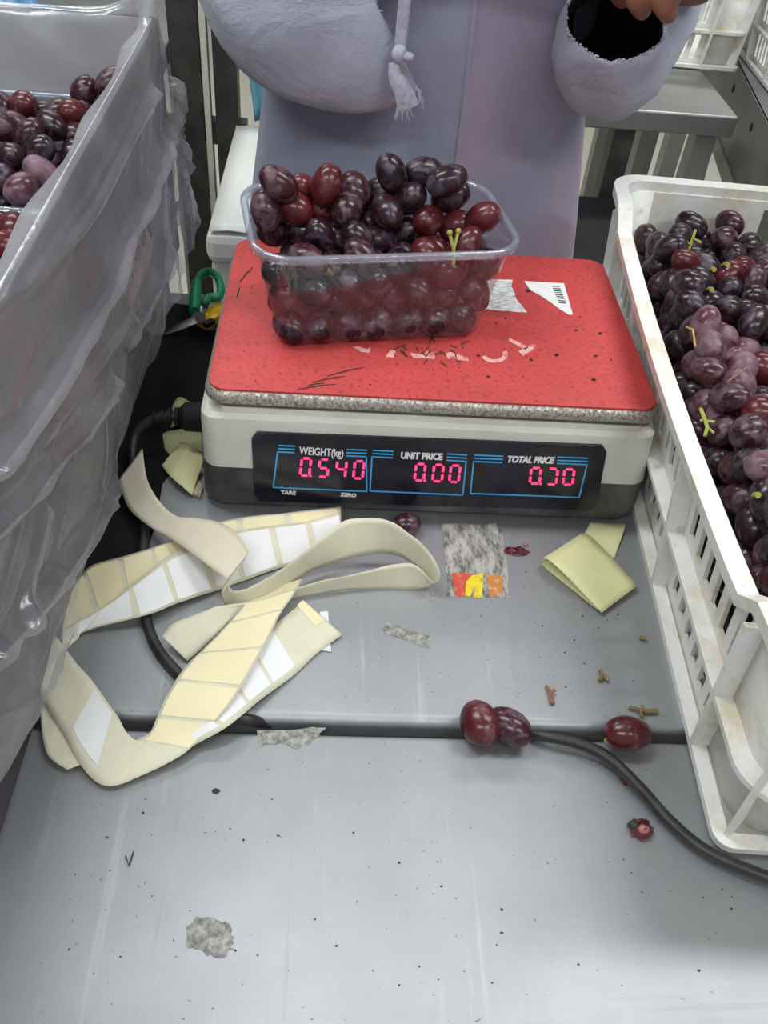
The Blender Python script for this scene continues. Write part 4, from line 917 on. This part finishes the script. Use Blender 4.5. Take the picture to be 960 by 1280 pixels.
rm = bo.modifiers.new('skin', 'REMESH'); rm.mode = 'VOXEL'; rm.voxel_size = .0042; rm.use_smooth_shade = True
sm = bo.modifiers.new('smooth', 'SMOOTH'); sm.factor = .5; sm.iterations = 3
# robe
rings = []
for (z, hw, hd, cy) in ((-.775,.235,.150,.505),(-.60,.232,.148,.505),(-.30,.222,.146,.505),(-.08,.207,.142,.505),(.02,.197,.138,.505),(.12,.183,.128,.505),(.22,.170,.122,.505),(.34,.168,.118,.508),(.46,.185,.115,.51),(.53,.180,.105,.51),(.575,.120,.085,.51),(.60,.075,.072,.507)):
    r_ = []
    for k in range(96):
        a_ = 2*math.pi*k/96; c_, s_ = math.cos(a_), math.sin(a_)
        low = max(0, (.35-z)/1.1); f = 1+low*.10*nz(c_*3.2+5, s_*3.2, z*.8)+.012*nz(c_*8, s_*8, z*3)
        e = .80
        r_.append(Vector((ox+hw*f*math.copysign(abs(c_)**e, c_), cy+hd*f*math.copysign(abs(s_)**e, s_), z)))
    rings.append(r_)
fine = [crom([rings[i][k] for i in range(len(rings))], 5) for k in range(96)]
rings = [[fine[k][i] for k in range(96)] for i in range(len(fine[0]))]
rb = mk('robe', MB().loft(rings), ROBE, PR, angle=180, solid=.002)
# placket edge following the front of the robe
def robe_front(x, z):
    best = None
    for r_ in rings:
        if abs(r_[0].z-z) < .03:
            for p in r_:
                if p.y < .5 and (best is None or (abs(p.x-x)+abs(p.z-z) < best[0])): best = (abs(p.x-x)+abs(p.z-z), p)
    return best[1]
sl = [robe_front(.036, z) for z in [-.70+.03*k for k in range(41)]]
mk('placket', MB().tube(crom([Vector((.040, p.y-.0015, p.z)) for p in sl], 2), [(.0012,.0022)]*81, 6), ROBE, rb, angle=180)
def sleeve(path, rad, ref, seed, name='sleeve'):
    path = crom(path, 6); n = 40; rr = []
    m = len(rad)
    for i in range(len(path)):
        u = i/(len(path)-1)*(m-1); j = min(int(u), m-2); f = u-j; f = f*f*(3-2*f); rr.append((rad[j][0]*(1-f)+rad[j+1][0]*f, rad[j][1]*(1-f)+rad[j+1][1]*f))
    ref = Vector(ref); R_ = []
    for i, p in enumerate(path):
        t_ = (path[min(i+1,len(path)-1)]-path[max(i-1,0)]).normalized(); N_ = (ref-t_*ref.dot(t_)).normalized(); b_ = t_.cross(N_)
        ring = []
        for k in range(n):
            a_ = 2*math.pi*k/n; w_ = 1+.08*nz(math.cos(a_)*2+seed, math.sin(a_)*2, i*.18)+.05*nz(math.cos(a_)*4, math.sin(a_)*4+seed, i*.3)
            q = p+b_*math.cos(a_)*rr[i][0]*w_+N_*math.sin(a_)*rr[i][1]*w_
            if i == len(path)-1: q = q+t_*.004*nz(k*1.3, seed, 3)
            ring.append(q)
        R_.append(ring)
    o = mk(name, MB().loft(R_), SLEEVE, PR, angle=180); s_ = o.modifiers.new('s', 'SOLIDIFY'); s_.thickness = .0025; s_.offset = 0
    # near-black inner shell added inside the sleeve
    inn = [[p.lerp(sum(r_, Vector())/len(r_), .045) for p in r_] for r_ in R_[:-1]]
    mk('inner_shell', MB().loft(inn, True, True, False), INNERDK, o, angle=180)
    return o, R_
sl1, RA = sleeve([(-.085,.51,.520),(-.138,.505,.500),(-.168,.48,.42),(-.165,.44,.33),(-.142,.375,.286),(-.105,.346,.272),(-.075,.340,.278),(-.060,.344,.286)], [(.048,.055),(.060,.062),(.066,.060),(.072,.058),(.078,.050),(.078,.040),(.084,.030),(.088,.024)], (.25,1,0), 2.0)
sl2, RB = sleeve([(.108,.51,.520),(.162,.505,.500),(.205,.485,.43),(.205,.445,.34),(.190,.395,.282),(.165,.345,.258),(.150,.308,.280),(.146,.294,.300)], [(.048,.055),(.058,.062),(.062,.058),(.062,.056),(.060,.056),(.054,.052),(.046,.046),(.044,.042)], (1,.2,0), 7.0)
# frayed threads along the cuffs
def fray(ring, t_, ks, par, seed, L0=.006):
    rn = random.Random(seed); mb = MB()
    for k in ks:
        for j in range(3):
            p = ring[k].lerp(ring[(k+1) % len(ring)], j/3); d = t_*L0*rn.uniform(.3,1.2)+Vector((rn.uniform(-1,1), rn.uniform(-1,1), rn.uniform(-1,.4)))*L0*.5
            mb.tube([p, p+d*.6, p+d+Vector((0,0,-.001))], [.0009,.0008,.0004], 5)
    mk('frayed_hem', mb, FRAY, par)
fray(RA[-1], (RA[-1][0]-RA[-4][0]).normalized(), range(0, 40), sl1, 1, .003); fray(RB[-1], (RB[-1][0]-RB[-4][0]).normalized(), range(0, 40), sl2, 2, .004)
# waist tie: strip, knot and frayed tail
Y0 = .285
mb = MB(); Pt = [PY(508,-25,Y0+.02), PY(504,20,Y0+.02), PY(501,50,Y0+.02), PY(499,66,Y0+.02)]
tie = mk('waist_tie', MB().tube(crom(Pt, 4), [(.0022,.0055)]*13, 10, ref=(0,1,0)), FRAY, PR, angle=180)
mb = MB().ball(PY(499,68,Y0+.016), (.007,.006,.008), 10, 7).ball(PY(510,71,Y0+.014), (.006,.004,.004), 8, 6)
mk('knot', mb, FRAY, tie)
mb = MB().tube(crom([PY(492,78,Y0+.016), PY(494,95,Y0+.014), PY(503,112,Y0+.012), PY(511,135,Y0+.012)], 5), [(.002,.004+.0004*k) for k in range(16)], 8)
rn = random.Random(4); e_ = PY(511,135,Y0+.012)
for k in range(26):
    b_ = e_+Vector((rn.uniform(-.010,.010), 0, rn.uniform(-.002,.02))); mb.tube([b_, b_+Vector((rn.uniform(-.004,.006), rn.uniform(-.003,.001), rn.uniform(-.012,-.004)))], [.0009,.0004], 5)
mk('frayed_tail', mb, FRAY, tie)
mk('hair', MB().ball((ox,.505,.745), (.083,.098,.098), 16, 10), HAIR, PR)

# ---------------------------------------------------------------- background, right: bench with rail, pipe and crates
BN = root('steel_bench', (.47,1.07,-TH), 0, 'worn steel bench with flat top and dark legs behind the person', 'bench')
mk('bench_top', MB().box(.30,.575,.965,1.30,-.034,0), STEEL2, BN, smooth=False, bevel=.003)
for (x_, y_) in ((.395,.99),(.535,.99),(.535,1.27)): mk('leg', MB().box(x_-.018,x_+.018,y_-.018,y_+.018,-TH,-.03), DKSTEEL if x_ < .5 else STEEL2, BN, smooth=False)
mk('stretcher', MB().bar((.535,.99,-.50),(.535,1.27,-.50),.03,.03), DKSTEEL, BN, smooth=False)
RL = root('conveyor_rail', (.64,1.05,-TH), 0, 'grey steel conveyor side rail running past the bench', 'rail')
ra, rb_ = Vector((.55,.60,0)), Vector((.72,1.75,0)); dr = (rb_-ra).normalized(); nr = Vector((dr.y,-dr.x,0))
mk('channel_web', MB().bar(ra+nr*.018+Vector((0,0,-.06)), rb_+nr*.018+Vector((0,0,-.06)), .005, .12), STEEL2, RL, smooth=False)
mk('channel_flange', MB().bar(ra+nr*.045+Vector((0,0,-.002)), rb_+nr*.045+Vector((0,0,-.002)), .055, .004), STEEL, RL, smooth=False)
for k in range(4):
    p = ra.lerp(rb_, .2+.17*k)+Vector((0,0,-.035))+nr*.0152; mk('bolt_hole', MB().tube([p-nr*.0008, p+nr*.001], .007, 12), BLACKP, RL, smooth=False)
for u in (.08,.92):
    p = ra.lerp(rb_, u)+nr*.03; mk('leg', MB().box(p.x-.02,p.x+.02,p.y-.02,p.y+.02,-TH,-.11), STEEL2, RL, smooth=False)
mk('cross_brace', MB().bar(ra.lerp(rb_,.5)+Vector((-.02,0,-.12)), (.605,1.05,-TH+.05), .035, .02), DKSTEEL, RL, smooth=False)
PIPEM = plain('white_pvc_pipe', (.66,.65,.58), .4, c2=(.56,.54,.46), scale=8)
pa, pb = Vector((.585,.66,-.15)), Vector((.755,1.72,-.15))
pp = mk('water_pipe', MB().tube([pa, pb], .0175, 16), PIPEM, label='white plastic pipe running below the conveyor rail', cat='pipe')
for u in (.30,.62): mk('coupling', MB().tube([pa.lerp(pb,u), pa.lerp(pb,u+.06)], .0205, 16), PIPEM, pp)
mk('pipe_bracket', MB().bar(pa.lerp(pb,.2)+Vector((0,0,-.01)), ra.lerp(rb_,.25)+nr*.02+Vector((0,0,-.1)), .02, .006).bar(pa.lerp(pb,.9), ra.lerp(rb_,.88)+nr*.02+Vector((0,0,-.1)), .02, .006), DKSTEEL, pp)
c2 = copy_tree(CR); c2.location = (.385, 1.385, .0005); c2.rotation_euler = (0,0,R(-96)+R(90)*0); tag(c2, 'empty white slatted crate standing on the steel bench')
c2.location = (.350, 1.400, .0022); c2.rotation_euler = (0, 0, R(88))
c3 = copy_tree(CR); c3.location = (.865, 1.02, .0022); c3.rotation_euler = (0, 0, R(-3)); tag(c3, 'white slatted crate with yellowed base standing on the conveyor rail')
CB = root('conveyor_bed', (.95,1.2,-TH), 0, 'flat steel conveyor bed beyond the side rail', 'conveyor')
mk('bed', MB().bar(ra+nr*.30+Vector((0,0,-.004)), rb_+nr*.30+Vector((0,0,-.004)), .44, .006), STEEL2, CB, smooth=False)
for u in (.1,.9):
    p = ra.lerp(rb_, u)+nr*.48; mk('leg', MB().box(p.x-.02,p.x+.02,p.y-.02,p.y+.02,-TH,-.006), STEEL2, CB, smooth=False)
bt = root('steel_bench', (.30,1.42,-TH), 0, 'second steel bench carrying the far empty crate', 'bench')
mk('bench_top', MB().box(-.05,.575,1.31,1.62,-.034,0), STEEL2, bt, smooth=False, bevel=.003)
for x_ in (-.0,.535):
    for y_ in (1.36,1.57): mk('leg', MB().box(x_-.018,x_+.018,y_-.018,y_+.018,-TH,-.03), STEEL2, bt, smooth=False)
# black bin between the robe and the bench
DS = root('black_bin', (.36,.86,-TH), 0, 'black plastic bin with flat lid standing behind the robed person', 'bin')
mk('bin_body', MB().loft([rrect(.085,.15,.02,-TH,.325,.80), rrect(.098,.165,.025,-.18,.325,.80)], True, True, True), BLACKP, DS)
mk('lid', MB().loft([rrect(.102,.168,.025,-.185,.325,.80), rrect(.104,.170,.025,-.158,.325,.80), rrect(.098,.164,.025,-.150,.325,.80)], True, True, True), BLACKP, DS)
# ---------------------------------------------------------------- background, left
WB = root('white_box', (-.27,.84,-TH), 0, 'white box with a pale sheet on top behind the carton', 'box')
WHT = plain('white_foam', (.74,.74,.70), .6, c2=(.66,.66,.62), scale=8)
mk('box_body', MB().box(-.262,.10,.668,1.06,-TH,-.155), WHT, WB, smooth=False, bevel=.006); mk('lid', MB().box(-.268,.106,.662,1.066,-.155,-.110), WHT, WB, smooth=False, bevel=.012)
bm_ = []
for i in range(14):
    bm_.append([Vector((-.262+.36*k/13, .668+.385*i/13, -.1085+.006*max(0, nz(k*.5, i*.5, 3))+.003)) for k in range(14)])
mk('sheet', MB().loft(bm_, False), plain('white_plastic_sheet', (.78,.78,.74), .35), WB, angle=180, solid=.001)
PS = root('rack_post', (-.33,1.10,-TH), 0, 'dark steel rack posts with pale edge behind the carton', 'rack')
for x_, wd_ in ((-.350,.050),(-.283,.040)): mk('post', MB().box(x_-wd_/2,x_+wd_/2,1.10,1.14,-TH,.75), DKSTEEL, PS, smooth=False)
mk('edge_strip', MB().box(-.322,-.312,1.098,1.125,-TH,.75), plain('pale_edge_strip', (.55,.53,.46), .5), PS, smooth=False)
mk('cross_bar', MB().box(-.42,-.25,1.105,1.135,-.16,-.12).box(-.42,-.25,1.105,1.135,-.70,-.66), DKSTEEL, PS, smooth=False)
TT = root('steel_table', (-.62,1.15,-TH), 0, 'low steel side table behind the lined carton', 'table')
mk('table_top', MB().box(-.95,-.38,.93,1.40,-.032,0), STEEL2, TT, smooth=False, bevel=.003)
mk('edge_trim', MB().box(-.95,-.38,.922,.93,-.05,0), DKSTEEL, TT, smooth=False)
for x_ in (-.92,-.41):
    for y_ in (.96,1.37): mk('leg', MB().box(x_-.018,x_+.018,y_-.018,y_+.018,-TH,-.03), STEEL2, TT, smooth=False)
BLC = NT('blue_tarpaulin'); wv = BLC.ramp(BLC.noise(18, 3, .5, BLC.mapped((2.2,.3,.3))), .45, .6); BLC.set(col=BLC.mix(wv, (.06,.22,.42), (.35,.52,.66)), rough=.5)
cl_ = []
for i in range(26):
    v = i/25
    cl_.append([Vector((-.86+.34*k/29, .91+.22*v, .004+.05*abs(nz(k*.25, i*.16, 1.5))+.018*nz(k*.7, i*.5, 4)+.018+.06*math.sin(math.pi*v)*math.sin(math.pi*k/29))) for k in range(30)])
mk('blue_cloth', MB().loft(cl_, False), BLC.m, angle=180, solid=.002, label='crumpled blue and white cloth lying on the side table behind the carton', cat='cloth')
TQ = plain('turquoise_cloth', (.12,.33,.42), .8, c2=(.10,.28,.36), scale=30)
tq = []
for i in range(12):
    tq.append([Vector((-.235+.05*k/9+.004*math.sin(i*.7), 1.075-.006*math.cos(k*1.6), .16-.26*i/11)) for k in range(10)])
mk('hanging_cloth', MB().loft(tq, False), TQ, angle=180, solid=.003, label='strip of turquoise cloth hanging beside the rack posts', cat='cloth')

# ---------------------------------------------------------------- lift everything from table-top to floor coordinates
for o in list(scene.objects):
    if o.parent is None and o.type not in ('CAMERA', 'LIGHT'): o.location.z += TH
print('grapes', NG[0])
